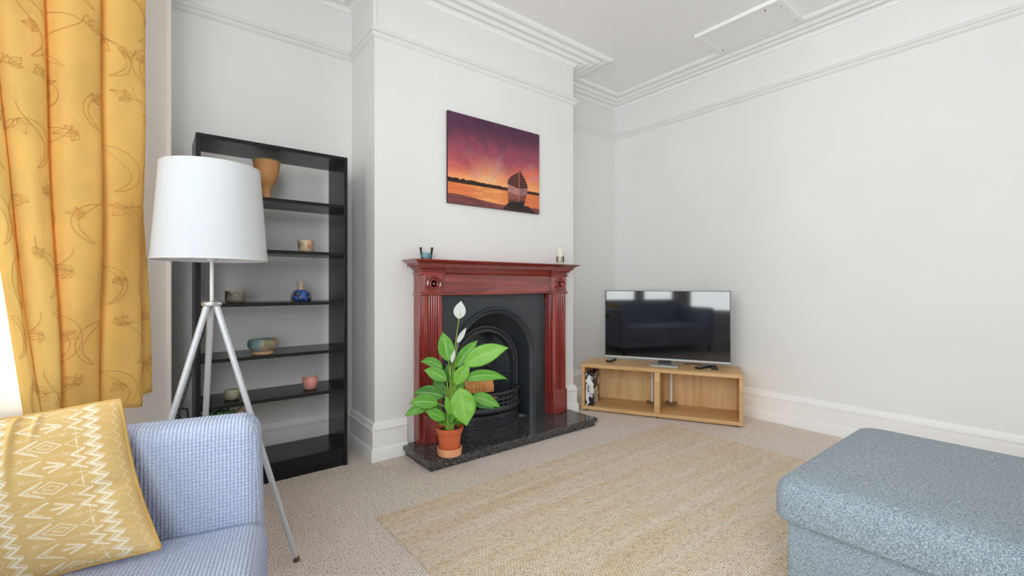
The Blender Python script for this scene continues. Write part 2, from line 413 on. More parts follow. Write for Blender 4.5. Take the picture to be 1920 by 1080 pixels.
bpath = [A, (XN, YA), (XC0, YA), (XC0, YC), (HX0+.02, YC)]
bn = ['baseboard_nib', 'baseboard_alcove_left', 'baseboard_chimney_left', 'baseboard_chimney_front']
moulding(bpath, skirt, lambda i: bn[i], M['trim'])
bpath2 = [(HX1-.02, YC), (XC1, YC), (XC1, YA), (XR, YA), (XR, YB), (XN, YB), D, C, B, A]
bn2 = ['baseboard_chimney_front_right', 'baseboard_chimney_right', 'baseboard_alcove_right', 'baseboard_right', 'baseboard_front', 'baseboard_window_nib', 'baseboard_bay_right', 'baseboard_bay_centre', 'baseboard_bay_left']
moulding(bpath2, skirt, lambda i: bn2[i], M['trim'])
# corner beads
mb = MB(); mb.tube([(XC0+.004, YC+.004, 2.60), (XC0+.004, YC+.004, 2.855)], .013, 10); struct('trim_41', mb, M['wall'])
mb = MB(); mb.tube([(XN-.004, YC-.002, 0.23), (XN-.004, YC-.002, 2.85)], .011, 10); struct('trim_42', mb, M['wall'])
# boarded hatch beside the cornice
t = tag(bpy.data.objects.new('ceiling_panel', None), 'white painted board screwed to the ceiling beside the cornice', 'ceiling panel'); COL.objects.link(t); t.location = (3.325, 1.52, ZC)
mb = MB(); mb.box(-.185, .185, -.295, .295, -.020, 0); obj('board', mb, M['ceil'], t, bevel=.003)
mb = MB()
for x0, x1, y0, y1 in ((-.185, -.165, -.295, .295), (-.165, .185, .262, .295), (-.165, .185, -.295, -.262)): mb.box(x0, x1, y0, y1, -.026, -.019)
obj('edge_strip', mb, M['ceil'], t)
for x, y in ((-.12, .27), (.15, .25), (-.13, -.18), (-.1, -.27), (.15, -.27)):
    mb = MB(); mb.lathe([(.004, -.0275), (.004, -.019)], (x, y, 0), 8); obj('screw', mb, M['brown_plastic'], t)

# ------------------------------------------------------------------ hearth, surround, insert
HF = 2.288
t = thing('hearth', 'polished black granite hearth slab with a stepped edge in front of the fireplace', 'hearth', (1.9, 2.46, 0))
mb = MB(); mb.box(HX0, HX1, HF, YC-.001, 0, .030); obj('lower_slab', mb, M['granite'], t, True, bevel=.003)
mb = MB(); mb.box(HX0-.014, HX1+.014, HF-.014, YC-.001, .030, .060); obj('upper_slab', mb, M['granite'], t, True, bevel=.005, seg=3)
ZT = .060
SX0, SX1, SF, SB = 1.290, 2.540, 2.545, 2.572         # outer sides, shaft front, backing front
t = thing('fireplace_surround', 'dark red mahogany fireplace surround with fluted pilasters and dentil mantel shelf', 'mantelpiece', (1.915, 2.6, ZT))
PW = .152
for sgn, x0 in ((-1, SX0), (1, SX1-PW)):
    x1 = x0+PW
    mb = MB(); mb.box(x0, x1, SB, YC-.002, ZT, 1.115); obj('pilaster_back', mb, M['mahog_v'], t, True, bevel=.002)
    a0, a1 = (x0+.022, x1-.004) if sgn < 0 else (x0+.004, x1-.022)
    if sgn > 0: a0, a1 = x0+.012, x1-.002
    mb = MB(); mb.box(a0-.004, a1+.004, SF-.010, SB, ZT, .243); obj('plinth_block', mb, M['mahog_v'], t, True, bevel=.004)
    # fluted shaft: plain margins with five rounded reeds between
    poly = [(a0, SB), (a0, SF+.004), (a0+.020, SF+.004)]; nre = 5; rw = (a1-a0-.045)/nre
    for k in range(nre):
        for j in range(1, 8):
            q = j/8; poly.append((a0+.0225+rw*(k+q), SF+.010-.016*math.sin(PI*q)))
    poly += [(a1-.020, SF+.004), (a1, SF+.004), (a1, SB)]
    mb = MB(); mb.prism(poly, 'z', .243, .984); obj('fluted_shaft', mb, M['mahog_v'], t, True, smooth=25)
    mb = MB(); mb.box(a0-.001, a1+.001, SF-.002, SB, 1.002, 1.116); cb = obj('corner_block', mb, M['mahog'], t, True, bevel=.002)
    cxr = (a0+a1)/2; zr = 1.058
    mb = MB(); mb.lathe([(.049, 0), (.049, .009), (.044, .012), (.039, .009), (.037, .002), (.031, .002), (.029, .008), (.025, .010), (.021, .007), (.019, .001), (.011, .001), (.009, .008), (.004, .011), (.0005, .0115)], (0,0,0), 36)
    mb.v = [(cxr+x, SF-.001-z, zr+y) for x, y, z in mb.v]
    for k in range(10):
        q = 2*PI*k/10; mb.tube([(cxr+.031*math.cos(q), SF-.003, zr+.031*math.sin(q)), (cxr+.041*math.cos(q+.25), SF-.010, zr+.041*math.sin(q+.25))], .0026, 6)
    mb.v = [(x-1.915, y-2.6, z-ZT) for x, y, z in mb.v]; obj('rosette', mb, M['mahog'], cb, smooth=40)
    for z0, name in ((.984, 'lower_bead'), (1.114, 'upper_bead')):
        mb = MB(); mb.box(x0-.010, x1+.010, SF-.012, YC-.002, z0, z0+.018); obj(name, mb, M['mahog'], t, True, bevel=.007, seg=3)
    # capital: stepped mouldings below the shelf
    for k, (e, z0, z1) in enumerate(((.004, 1.132, 1.146), (.018, 1.146, 1.156), (.028, 1.156, 1.166))):
        mb = MB(); mb.box(max(x0-e, SX0-.03), x1+e if sgn < 0 else min(x1+e, SX1+.03), SF-.004-e, YC-.002, z0, z1); obj('capital_step', mb, M['mahog'], t, True, bevel=.004)
mb = MB(); mb.box(SX0+PW, SX1-PW, SB+.004, YC-.02, .994, 1.118); obj('frieze_board', mb, M['mahog'], t, True, bevel=.002)
mb = MB(); mb.box(SX0+PW, SX1-PW, SB-.012, YC-.03, .984, 1.000); obj('frieze_bead', mb, M['mahog'], t, True, bevel=.006, seg=3)
x0, x1 = SX0+PW-.01, SX1-PW+.01
mb = MB(); mb.prism([(YC-.03, 1.116), (SB-.006, 1.116), (SB-.010, 1.122), (SB-.006, 1.128), (SB-.010, 1.134), (SB-.016, 1.146), (SB-.030, 1.158), (SB-.034, 1.166), (YC-.03, 1.166)], 'x', x0, x1); obj('frieze_cove', mb, M['mahog'], t, True, smooth=30)
mb = MB(); mb.box(SX0-.045, SX1+.045, 2.505, YC-.002, 1.166, 1.170); mb.box(SX0-.040, SX1+.040, 2.512, YC-.002, 1.170, 1.186); obj('dentil_band', mb, M['mahog'], t, True)
mb = MB(); nd = 62; w = (SX1-SX0+.09)/nd
for k in range(nd): mb.box(SX0-.045+w*k+.003, SX0-.045+w*(k+1)-.003, 2.503, 2.513, 1.171, 1.184)
for k in range(8):
    for xs in (SX0-.047, SX1+.035): mb.box(xs, xs+.012, 2.515+k*.017, 2.515+k*.017+.011, 1.171, 1.184)
o = obj('dentil_row', mb, M['mahog'], t, True, smooth=0); o['kind'] = 'stuff'
mb = MB(); prof = [(.0, 1.184), (.030, 1.184), (.036, 1.188), (.046, 1.196), (.058, 1.200), (.060, 1.206), (.0, 1.209)]
e = lambda o: [(SX0-.022-o, YC-.002), (SX0-.022-o, 2.512-o), (SX1+.004+o, 2.512-o), (SX1+.004+o, YC-.002)]
vs = [(x, y, z) for o_, z in prof[1:] for x, y in e(o_)]
m = len(prof)-1
fs = [(i*4+k, i*4+k+1, (i+1)*4+k+1, (i+1)*4+k) for i in range(m-1) for k in range(3)]+[(3, 2, 1, 0), tuple((m-1)*4+k for k in range(4))]+[tuple(i*4 for i in range(m)), tuple(i*4+3 for i in range(m-1, -1, -1))]
vs2 = vs; mb.add(vs2, fs); obj('mantel_shelf', mb, M['mahog'], t, True, smooth=30)
MZ = 1.209

# cast iron arched insert
IX = 1.912
t = thing('fireplace_insert', 'black cast iron arched fireplace insert with curved grate', 'fireplace', (IX, 2.62, ZT))
NA = 40
def arch_pts(r, c, y, z0=ZT):
    P = [(IX+r, y, z0), (IX+r, y, (z0+c)/2)]
    for k in range(NA+1):
        a = PI*k/NA; P.append((IX+r*math.cos(a), y, c+r*math.sin(a)))
    return P+[(IX-r, y, (z0+c)/2), (IX-r, y, z0)]
def arch_sweep(prof, mat, name, par):
    mb = MB(); P = [arch_pts(r, c, y) for r, c, y in prof]
    mb.grid(P, len(P), len(P[0])); return obj(name, mb, mat, par, True, smooth=50)
# front plate = rectangle minus arch
x0, x1, zt = SX0+PW+.001, SX1-PW-.001, .983
inner = arch_pts(.372, .52, 2.625); outer = []
for x, y, z in inner:
    dx, dz = x-IX, z-.52
    if z <= .52+1e-6: outer.append((x1 if dx > 0 else x0, y, z))
    else:
        k = min((x1-IX)/abs(dx) if abs(dx) > 1e-6 else 9, (zt-.52)/dz); outer.append((IX+dx*k, y, .52+dz*k))
mb = MB(); mb.grid([outer, inner], 2, len(inner)); obj('front_plate', mb, M['iron'], t, True, smooth=20)
arch_sweep([(.374, .52, 2.626), (.374, .52, 2.612), (.368, .52, 2.604), (.360, .52, 2.604), (.354, .52, 2.612), (.350, .52, 2.614), (.346, .52, 2.606), (.340, .52, 2.603), (.334, .52, 2.606), (.330, .52, 2.616), (.324, .52, 2.618), (.318, .52, 2.630)], M['iron'], 'arch_moulding', t)
arch_sweep([(.319, .519, 2.628), (.313, .51, 2.66), (.310, .475, 2.72), (.312, .447, 2.755)], M['iron'], 'arch_reveal', t)
arch_sweep([(.313, .446, 2.755), (.309, .446, 2.744), (.300, .446, 2.740), (.291, .446, 2.742), (.286, .446, 2.750), (.282, .446, 2.744), (.270, .446, 2.741), (.260, .446, 2.744), (.256, .446, 2.756), (.256, .446, 2.80)], M['iron'], 'inner_ring', t)
def wall_quad(pts): return MB().add(pts, [tuple(range(len(pts)))])
mb = MB(); yb = 2.905; xb = .165
path = [(IX-.27, 2.77), (IX-xb, yb), (IX+xb, yb), (IX+.27, 2.77)]
mb.grid([[(x, y, ZT) for x, y in path], [(x, y, .80) for x, y in path]], 2, 4); mb.add([(IX-.27, 2.77, .80), (IX+.27, 2.77, .80), (IX+xb, yb, .80), (IX-xb, yb, .80)], [(0,1,2,3)])
obj('fireback', mb, M['iron'], t, True, smooth=0)
for dz in (0, .016, .032):
    P = []
    for k in range(33):
        q = -1+2*k/32; x = IX+q*.262
        y = yb-.006 if abs(q*.262) < xb else yb-.006-(abs(q*.262)-xb)/(.27-xb)*(yb-2.77)
        z = .345+dz+.075*(.5+.5*math.cos(PI*min(1, abs(q)*1.0)))
        P.append((x, y, z))
    mb = MB(); mb.tube(P, .0065, 8); obj('wave_moulding', mb, M['iron'], t, True)
GC, GA, GB = 2.735, .285, .175
def gpts(off, z, n=36, a0=0, a1=PI, mul=1):
    return [(IX-.02+(GA+off)*math.cos(a0+(a1-a0)*k/n), GC-(GB+off)*math.sin(a0+(a1-a0)*k/n), z) for k in range(n+1)]
def gsweep(prof, name, mat=M['iron']):
    mb = MB(); P = [gpts(o, z) for o, z in prof]; mb.grid(P, len(P), len(P[0])); return obj(name, mb, mat, t, True, smooth=50)
gsweep([(-.02, .062), (.004, .062), (.004, .082), (-.006, .088), (-.006, .102), (.002, .106), (.002, .116), (-.008, .120), (-.010, .142), (.0, .148), (-.02, .150)], 'ash_cover')
gsweep([(-.04, .152), (-.008, .152), (.006, .158), (.013, .170), (.014, .182), (.006, .194), (-.010, .200), (-.04, .200)], 'ash_rail')
for z, rr, of in ((.216, .008, -.012), (.246, .010, -.008), (.288, .012, .0)):
    mb = MB(); mb.tube(gpts(of, z), rr, 10); obj('grate_bar', mb, M['iron'], t, True)
for k in range(1, 18):
    a = PI*k/18; x, y = IX-.02+(GA-.008)*math.cos(a), GC-(GB-.008)*math.sin(a)
    mb = MB(); mb.tube([(x, y, .195), (x, y, .290)], .0055, 8); obj('grate_finger', mb, M['iron'], t, True)
mb = MB(); P = gpts(-.03, .225); mb.add(P+[(x, y, .235) for x, y, z in P], [tuple(range(len(P)))[::-1], tuple(range(len(P), 2*len(P)))]); tri(obj('grate_bed', mb, M['iron'], t, True, smooth=0))
mb = MB(); mb.lathe([(.001, -.012), (.009, -.010), (.011, 0), (.007, .006), (.006, .016)], (0, 0, 0), 14)
kx, ky, kz = gpts(0, .118)[18]
mb.v = [(kx+x, ky+z-.006, kz+y) for x, y, z in mb.v]; obj('air_knob', mb, M['iron'], t, True)

# firewood
def log(name, label, c, L, poly, rot, tilt=0):
    o = thing(name, label, 'firewood', c, rot)
    mb = MB(); mb.prism(poly, 'x', -L/2, L/2); w = obj('wood', mb, M['log'], o, smooth=0, bevel=.004)
    w.rotation_euler = (0, tilt, 0); return o
log('firewood_log', 'split tan log lying across the top of the grate', (1.775, 2.66, .303), .22, [(-.05, 0), (.05, 0), (.055, .05), (.02, .105), (-.03, .09), (-.055, .04)], -.15, .04)
log('firewood_log', 'small wood offcut between the grate bars below the split log', (1.90, 2.64, .236), .09, [(-.02, 0), (.02, 0), (.022, .03), (-.018, .034)], .3)

# ------------------------------------------------------------------ canvas print
t = thing('canvas_picture', 'canvas print of a beached boat under a red and purple sunset', 'picture', (1.931, YC, 1.903))
mb = MB(); mb.box(-.404, .404, -.019, -.001, -.306, .306); obj('canvas_edge', mb, plain('dark_canvas_edge', lin(60,32,40), .7), t)
NU, NV = 460, 350
U, V = np.meshgrid(np.linspace(0, 1, NU), np.linspace(0, 1, NV), indexing='ij')
def fbm(x, y, seed, octv=4):
    r = np.random.RandomState(seed); tot = 0; amp = 1; s = 0
    for o in range(octv):
        g = r.rand(64, 64); xi = x*2**o; yi = y*2**o
        x0 = np.floor(xi).astype(int); y0 = np.floor(yi).astype(int); fx = xi-x0; fy = yi-y0; fx = fx*fx*(3-2*fx); fy = fy*fy*(3-2*fy)
        v = (g[x0 % 64, y0 % 64]*(1-fx)+g[(x0+1) % 64, y0 % 64]*fx)*(1-fy)+(g[x0 % 64, (y0+1) % 64]*(1-fx)+g[(x0+1) % 64, (y0+1) % 64]*fx)*fy
        tot = tot+amp*v; s += amp; amp *= .55
    return tot/s
def L3(*c): return np.array(lin(*c))
def mixc(a, b, f): return a*(1-f[..., None])+b*f[..., None]
# radial streaks of cloud from the glow low left of centre
gx, gy = .44, .24
ang = np.arctan2(V-gy, (U-gx)*1.3); rad = np.hypot((U-gx)*1.3, V-gy)
wx = .35*(fbm(U*3, V*3, 50)-.5); st = fbm(ang*2.6+10+wx*3, rad*3.2+3, 3); st2 = fbm(ang*4+30+wx*4, rad*4.5, 5)
hgt = np.clip((V-.22)/.78, 0, 1)
sky = mixc(np.ones(U.shape+(3,))*L3(250,176,112), L3(226,112,92), smoothstep(.0, .30, hgt+.15*(st-.5)))
sky = mixc(sky, L3(160,76,94), smoothstep(.15, .55, hgt+.5*(st-.5)))
sky = mixc(sky, L3(88,48,76), smoothstep(.42, .88, hgt+.55*(st2-.5)))
sky = mixc(sky, L3(252,206,150), .6*smoothstep(.42, .0, rad)*smoothstep(.38, .62, st))
sky = mixc(sky, L3(214,150,150), .45*smoothstep(.55, .75, st2)*smoothstep(.8, .2, hgt))
sky = mixc(sky, L3(60,28,52), .55*smoothstep(.6, .3, st2)*smoothstep(.55, 1, hgt))
img = sky
hor = .236
trees = hor+.024+.030*fbm(U*34, U*0+2, 9)*smoothstep(.75, .1, U)+.012*fbm(U*60, U*0+7, 19)
water = mixc(np.ones(U.shape+(3,))*L3(232,128,74), L3(250,168,98), smoothstep(.3, 0, np.abs(U-.42)))
img = np.where((V < hor)[..., None], mixc(water, L3(200,104,70), .45*smoothstep(.55, .35, fbm(U*5, V*60, 21))), img)
img = np.where(((V >= hor-.004) & (V < trees))[..., None], L3(46,28,28), img)
shore = .106-.075*smoothstep(0, .65, U)*.72+.012*smoothstep(.7, 1, U)+.010*(fbm(U*12, V*3, 12)-.5)
img = np.where((V < shore)[..., None], mixc(np.ones(U.shape+(3,))*L3(86,46,52), L3(150,84,78), fbm(U*10, V*50, 14)), img)
def inside(poly):
    r = np.zeros(U.shape, bool); n = len(poly)
    for i in range(n):
        (xa, ya), (xb_, yb_) = poly[i], poly[(i+1) % n]
        c = ((ya > V) != (yb_ > V)) & (U < (xb_-xa)*(V-ya)/(yb_-ya+1e-9)+xa); r ^= c
    return r
img = np.where(inside([(.56, .0), (.62, .085), (.76, .07), (.86, .08), (.96, .0)])[..., None], L3(52,30,34), img)
hull = [(.751, .527), (.744, .478), (.705, .447), (.675, .425), (.645, .395), (.623, .363), (.617, .32), (.622, .27), (.618, .22), (.626, .128), (.632, .064), (.68, .042), (.744, .032), (.79, .05), (.815, .084), (.826, .15), (.846, .23), (.857, .30), (.85, .34), (.828, .39), (.8025, .438), (.775, .48), (.757, .512)]
hm = inside(hull)
plk = np.sin((V-.25*np.abs(U-.75))*190)
img = np.where(hm[..., None], mixc(np.ones(U.shape+(3,))*L3(66,34,34), L3(122,66,58), smoothstep(-.2, .5, plk)), img)
pinkb = hm & (V > .19+.25*np.abs(U-.75)) & (V < .275+.30*np.abs(U-.75))
img = np.where(pinkb[..., None], mixc(np.ones(U.shape+(3,))*L3(170,112,112), L3(196,140,132), fbm(U*30, V*20, 23)), img)
low = hm & (V <= .19+.25*np.abs(U-.75))
img = np.where(low[..., None], mixc(np.ones(U.shape+(3,))*L3(150,84,70), L3(34,24,28), smoothstep(.17, .10, V+.05*(fbm(U*20, V*20, 27)-.5))), img)
img = np.where((hm & (U > .757))[..., None], img*.70, img)
img = np.where((hm & (np.abs(U-.752) < .0045) & (V > .12))[..., None], L3(190,112,88), img)
img = img*(.93+.14*fbm(U*40, V*40, 20))[..., None]
mb = MB(); vs = np.stack([-.404+.808*U, np.full(U.shape, -.0195), -.306+.612*V], -1).reshape(-1, 3)
i, j = np.meshgrid(np.arange(NU-1), np.arange(NV-1), indexing='ij'); a = (i*NV+j).ravel()
mb.v = vs.tolist(); mb.f = np.stack([a, a+NV, a+NV+1, a+1], -1).tolist()
def set_col(o, c):
    at = o.data.color_attributes.new('Col', 'FLOAT_COLOR', 'POINT')
    cc = np.ones((len(o.data.vertices), 4), np.float32); cc[:, :3] = np.asarray(c).reshape(-1, 3); at.data.foreach_set('color', cc.ravel())
o = obj('print', mb, m_attr('sunset_print', .45, .4), t, smooth=0, recalc=False); set_col(o, img)

# ------------------------------------------------------------------ bookcase and ceramics
KX0, KX1, KF, KBK = .158, .888, 2.685, 2.985
t = thing('bookcase', 'tall black wood-grain bookcase with an open back and six shelves', 'bookcase', ((KX0+KX1)/2, (KF+KBK)/2, 0))
ST = .020
for x0 in (KX0, KX1-ST):
    mb = MB(); mb.box(x0, x0+ST, KF, KBK, 0, 1.774); obj('side_panel', mb, M['black_wood_v'], t, True, bevel=.0015)
mb = MB(); mb.box(KX0, KX1, KF, KBK, 1.774, 1.794); obj('top_board', mb, M['black_wood'], t, True, bevel=.0015)
SHZ = [1.514, 1.237, .957, .680, .449, .105]
for z in SHZ:
    mb = MB(); mb.box(KX0+ST, KX1-ST, KF+.003, KBK, z-.018, z); obj('shelf', mb, M['black_wood'], t, True, bevel=.0015)
mb = MB(); mb.box(KX0+ST, KX1-ST, KF+.008, KF+.024, 0, .087); obj('plinth', mb, M['black_wood'], t, True)

def glaze(name, stops, rough=.35, scale=8, rot=(.5, .6, 0), lo=None):
    tt = NT(name); c = tt.coord(); w = tt.noise(tt.mapping(c, rot=rot), scale, 2, .5, .4)
    tt.base(tt.ramp(w, stops), rough); tt.bump(tt.noise(c, 120, 3), .15, .002); return tt.m
def pot(name, label, cat, px, shelf, Y, prof, mat, n=40, extra=None, group=None):
    p = at_y(px, 0, Y); o = thing(name, label, cat, (p.x, Y, SHZ[shelf]+.0005), 0, group)
    mb = MB(); mb.lathe(prof, (0,0,0), n, caps=False); f = len(prof)
    mb.f.append(tuple(range(n-1, -1, -1)));
    # close inside bottom
    mb.f.append(tuple((f-1)*n+k for k in range(n)))
    obj('body', mb, mat, o, smooth=75)
    if extra: extra(o)
    return o
def foot(c, prof, name='foot_ring'):
    def fn(o):
        mb = MB(); mb.lathe(prof, (0,0,0), 36); obj(name, mb, c, o, smooth=40)
    return fn
tan = plain('tan_stoneware', lin(190,136,86), .55, noise=.12, nscale=14, bump=.1)
def rim(c, r, z, th):
    def fn(o):
        mb = MB(); P = [(r*math.cos(2*PI*k/40), r*math.sin(2*PI*k/40), z) for k in range(41)]; mb.tube(P, th, 8, caps=False); obj('rim', mb, c, o)
    return fn
pot('goblet_vase', 'tall tan stoneware goblet vase on the highest shelf of the bookcase', 'vase', 500, 0, 2.80,
    [(.034, 0), (.030, .01), (.021, .03), (.020, .055), (.028, .078), (.046, .105), (.058, .14), (.064, .18), (.068, .212), (.066, .215), (.062, .208), (.055, .15), (.04, .11), (.01, .09)], tan, extra=rim(plain('olive_glaze_rim', lin(176,150,90), .4), .067, .212, .0035))
gl1 = glaze('cream_rust_glaze', [(.35, lin(58,48,44)), (.45, lin(206,190,160)), (.6, lin(222,196,168)), (.68, lin(214,132,92))], .3, 14)
pot('tea_bowl', 'small cream and rust glazed cup alone on its shelf', 'cup', 573, 1, 2.80,
    [(.034, 0), (.037, .01), (.043, .05), (.0455, .068), (.043, .069), (.039, .04), (.03, .012), (.005, .01)], gl1)
gl2 = glaze('dark_grey_ash_glaze', [(.36, lin(70,66,60)), (.5, lin(138,128,112)), (.6, lin(150,142,134)), (.7, lin(96,92,88))], .4, 16)
pot('tea_bowl', 'dark grey glazed cup beside the blue bottle vase', 'cup', 441, 2, 2.78,
    [(.036, 0), (.045, .006), (.047, .02), (.046, .05), (.0475, .062), (.045, .063), (.042, .03), (.03, .012), (.005, .01)], gl2, extra=rim(plain('pale_rim', lin(196,186,166), .4), .0465, .062, .002))
gl3 = glaze('cobalt_splash_glaze', [(.36, lin(190,180,170)), (.44, lin(34,36,44)), (.5, lin(44,74,142)), (.62, lin(74,108,176)), (.72, lin(40,52,96))], .2, 16)
def neck(o):
    mb = MB(); mb.lathe([(.022, .064), (.019, .075), (.0185, .10), (.0215, .112), (.019, .113), (.016, .08), (.01, .07)], (0,0,0), 32, caps=False); obj('neck', mb, plain('unglazed_taupe_clay', lin(186,166,150), .6), o)
pot('bottle_vase', 'squat blue glazed bottle vase with an unglazed taupe neck', 'vase', 564, 2, 2.80,
    [(.048, 0), (.053, .006), (.055, .02), (.050, .04), (.036, .058), (.022, .066), (.018, .066), (.03, .05), (.005, .04)], gl3, extra=neck)
gl4 = glaze('blue_olive_glaze', [(.38, lin(96,124,136)), (.5, lin(132,156,164)), (.55, lin(190,150,128)), (.6, lin(146,140,108)), (.7, lin(120,112,84))], .3, 9)
pot('bowl', 'blue and olive glazed bowl on a sandy foot ring', 'bowl', 493, 3, 2.76,
    [(.040, .012), (.060, .022), (.073, .042), (.074, .062), (.068, .078), (.065, .079), (.067, .062), (.05, .03), (.005, .025)], gl4, extra=foot(plain('sandy_bare_clay', lin(204,166,124), .7), [(.051, 0), (.053, .004), (.050, .012), (.046, .018), (.04, .018)]))
gl5 = glaze('celadon_speckle_glaze', [(.3, lin(150,148,124)), (.6, lin(178,176,154))], .45, 30)
pot('tea_bowl', 'small grey-green speckled cup on the shelf with the pink cup', 'cup', 434.5, 4, 2.79,
    [(.027, 0), (.034, .008), (.037, .025), (.037, .05), (.034, .053), (.033, .03), (.02, .012), (.005, .01)], gl5)
pk = plain('pink_stoneware', lin(226,156,146), .55, noise=.06, nscale=40, bump=.2)
o = pot('tea_bowl', 'small pink cup with a wavy rim', 'cup', 581.5, 4, 2.79,
    [(.026, 0), (.032, .006), (.039, .025), (.042, .05), (.043, .064), (.041, .066), (.037, .04), (.025, .014), (.005, .012)], pk)
me = o.children[0].data
for v in me.vertices:
    if v.co.z > .04: v.co.z += .006*math.sin(3*math.atan2(v.co.y, v.co.x))*(v.co.z-.04)/.026
# planter just seen above the sofa arm
p = at_y(412, 0, 2.80)
t = thing('planter', 'dark planter with beady green succulent on the bottom shelf behind the sofa arm', 'planter', (p.x, 2.80, .1055))
mb = MB(); mb.lathe([(.06, 0), (.072, .02), (.080, .24), (.078, .262), (.072, .262), (.070, .24), (.01, .235)], (0,0,0), 32, sx=1.0); obj('pot', mb, M['black_plastic'], t, smooth=50)
sg = plain('succulent_green', lin(118,158,104), .5, noise=.3, nscale=60)
mb = MB()
for k in range(90):
    a = random.random()*2*PI; r = .064*math.sqrt(random.random()); mb.lathe([(.001, -.010), (.008, -.005), (.009, 0), (.006, .007), (.001, .010)], (r*math.cos(a), r*math.sin(a), .262+random.random()*.022), 8)
o = obj('succulent', mb, sg, t); o['kind'] = 'stuff'
for dx, m_ in ((.02, 'brown_plastic'), (.045, 'log')):
    mb = MB(); mb.tube([(.01+dx, -.03, .25), (.07+dx, -.06, .31)], .003, 6); obj('stick', mb, M[m_], t)

# ------------------------------------------------------------------ mantel ornaments
p = at_z(799.5, 482.2, MZ); p = Vector((p.x, p.y, MZ)) if .3 < p.length < 4 and 2.4 < p.y < 2.6 else Vector((1.27, 2.55, MZ))
p = at_y(799.5, 480, 2.56)
t = thing('candle_jar', 'clear glass jar candle with pale blue wax on the mantel shelf', 'candle', (p.x, p.y, MZ+.0005))
mb = MB(); mb.lathe([(.030, 0), (.034, .004), (.037, .03), (.043, .074), (.041, .074), (.035, .03), (.031, .006), (.002, .005)], (0,0,0), 32, caps=False); obj('jar', mb, M['jar_glass'], t, smooth=50)
mb = MB(); mb.lathe([(.030, .006), (.0335, .012), (.036, .042), (.002, .043)], (0,0,0), 32); obj('wax', mb, M['blue_wax'], t, smooth=50)
mb = MB(); mb.tube([(0,0,.04), (.001,0,.055)], .001, 6); obj('wick', mb, M['white_plastic'], t)
p = at_y(1050.5, 480, 2.56)
t = thing('candle_holder', 'ivory pillar candle in a small ribbed glass holder on the mantel shelf', 'candle', (p.x, p.y, MZ+.0005))
mb = MB(); mb.lathe([(.030, .0), (.031, .014), (.028, .02), (.002, .02)], (0,0,0), 28); obj('base', mb, M['peach_wax'], t, smooth=40)
mb = MB(); mb.lathe([(.029, .0205), (.032, .026), (.029, .034), (.031, .044), (.029, .056), (.031, .062), (.028, .062), (.027, .03), (.002, .022)], (0,0,0), 28, caps=False); obj('glass_cup', mb, m_glass('smoky_ribbed_glass', (.92, .92, .90)), t, smooth=50)
mb = MB(); mb.lathe([(.0225, .024), (.023, .03), (.023, .122), (.020, .126), (.002, .125)], (0,0,0), 28); obj('wax', mb, M['ivory_wax'], t, smooth=50)

# ------------------------------------------------------------------ peace lily
pc = at_z(843, 852, ZT); PB = Vector((pc.x, pc.y, ZT+.0005)); tp = depth(pc)
t = thing('potted_peace_lily', 'peace lily with white flowers in an orange plastic pot on the hearth', 'plant', PB)
mb = MB(); mb.lathe([(.060, 0), (.069, .004), (.073, .045), (.071, .047), (.066, .045), (.062, .008), (.002, .006)], (0,0,0), 40, caps=False); obj('saucer', mb, M['saucer'], t, smooth=40)
mb = MB(); mb.lathe([(.052, .008), (.055, .010), (.068, .125), (.074, .128), (.082, .160), (.083, .165), (.079, .165), (.070, .130), (.060, .10), (.002, .10)], (0,0,0), 40, caps=False); obj('pot', mb, M['terracotta'], t, smooth=40)
mb = MB(); mb.lathe([(.001, .146), (.04, .150), (.068, .144), (.074, .140)], (0,0,0), 30, caps=False); obj('soil', mb, M['soil'], t)
def bez(p0, p1, p2, n): return [p0*(1-q)**2+p1*2*q*(1-q)+p2*q*q for q in [k/n for k in range(n+1)]]
def leaf(base, tip, wpx, mat, dt0=0, dt1=0, bulge=0, face=None, name='leaf', stem=True, fold=.18, sharp=1.0, origin=None):
    """base, tip: photo pixels; dt: distance in front (-) or behind (+) of the pot axis; bulge: px the midrib arches up"""
    b = at_t(*base, tp+dt0); e = at_t(*tip, tp+dt1); mid = at_t((base[0]+tip[0])/2, (base[1]+tip[1])/2-bulge*2, tp+(dt0+dt1)/2)
    n = 14; C_ = bez(b, mid, e, n); hw = wpx*1.04*tp/F/2
    fc = (Vector((0, 0, HC))-b).normalized() if face is None else Vector(face).normalized()
    P = []; UVs = []; nc = 8
    for i, c in enumerate(C_):
        q = i/n; tg = (C_[min(i+1, n)]-C_[max(i-1, 0)]).normalized(); sd = tg.cross(fc).normalized(); nr = sd.cross(tg).normalized()
        w = hw*(math.sin(PI*q**.80)**.9)+.0006
        if q > .7: w *= 1-((q-.7)/.3)**2*.45
        row = []
        for j in range(nc+1):
            s = -1+2*j/nc; wav = .05*hw*math.sin(q*17+s*3)*abs(s)
            row.append(c+sd*(s*w)+nr*(abs(s)*w*fold+wav)); UVs.append((q, j/nc))
        P.append(row)
    mb = MB(); mb.grid(P, n+1, nc+1); o = obj(name, mb, mat, t, True, smooth=60, recalc=False)
    uv = o.data.uv_layers.new(name='UVMap')
    for lp in o.data.loops: uv.data[lp.index].uv = UVs[lp.vertex_index]
    sm = o.modifiers.new('thick', 'SOLIDIFY'); sm.thickness = .0006
    if stem:
        g = PB+Vector((random.uniform(-.022, .022), random.uniform(-.022, .022), .142)) if origin is None else origin
        d = (C_[1]-C_[0]).normalized()
        mp = g+Vector((0, 0, (b.z-g.z)*.75))+(b-g)*.12 if b.z-g.z > .05 else (g+b)/2+Vector((0,0,.03))
        Q = bez(g, mp, b+d*.004, 10); mb = MB(); mb.tube(Q, [.0042-.0018*k/10 for k in range(11)], 7); obj('petiole', mb, M['stem'], o, True)
    return o
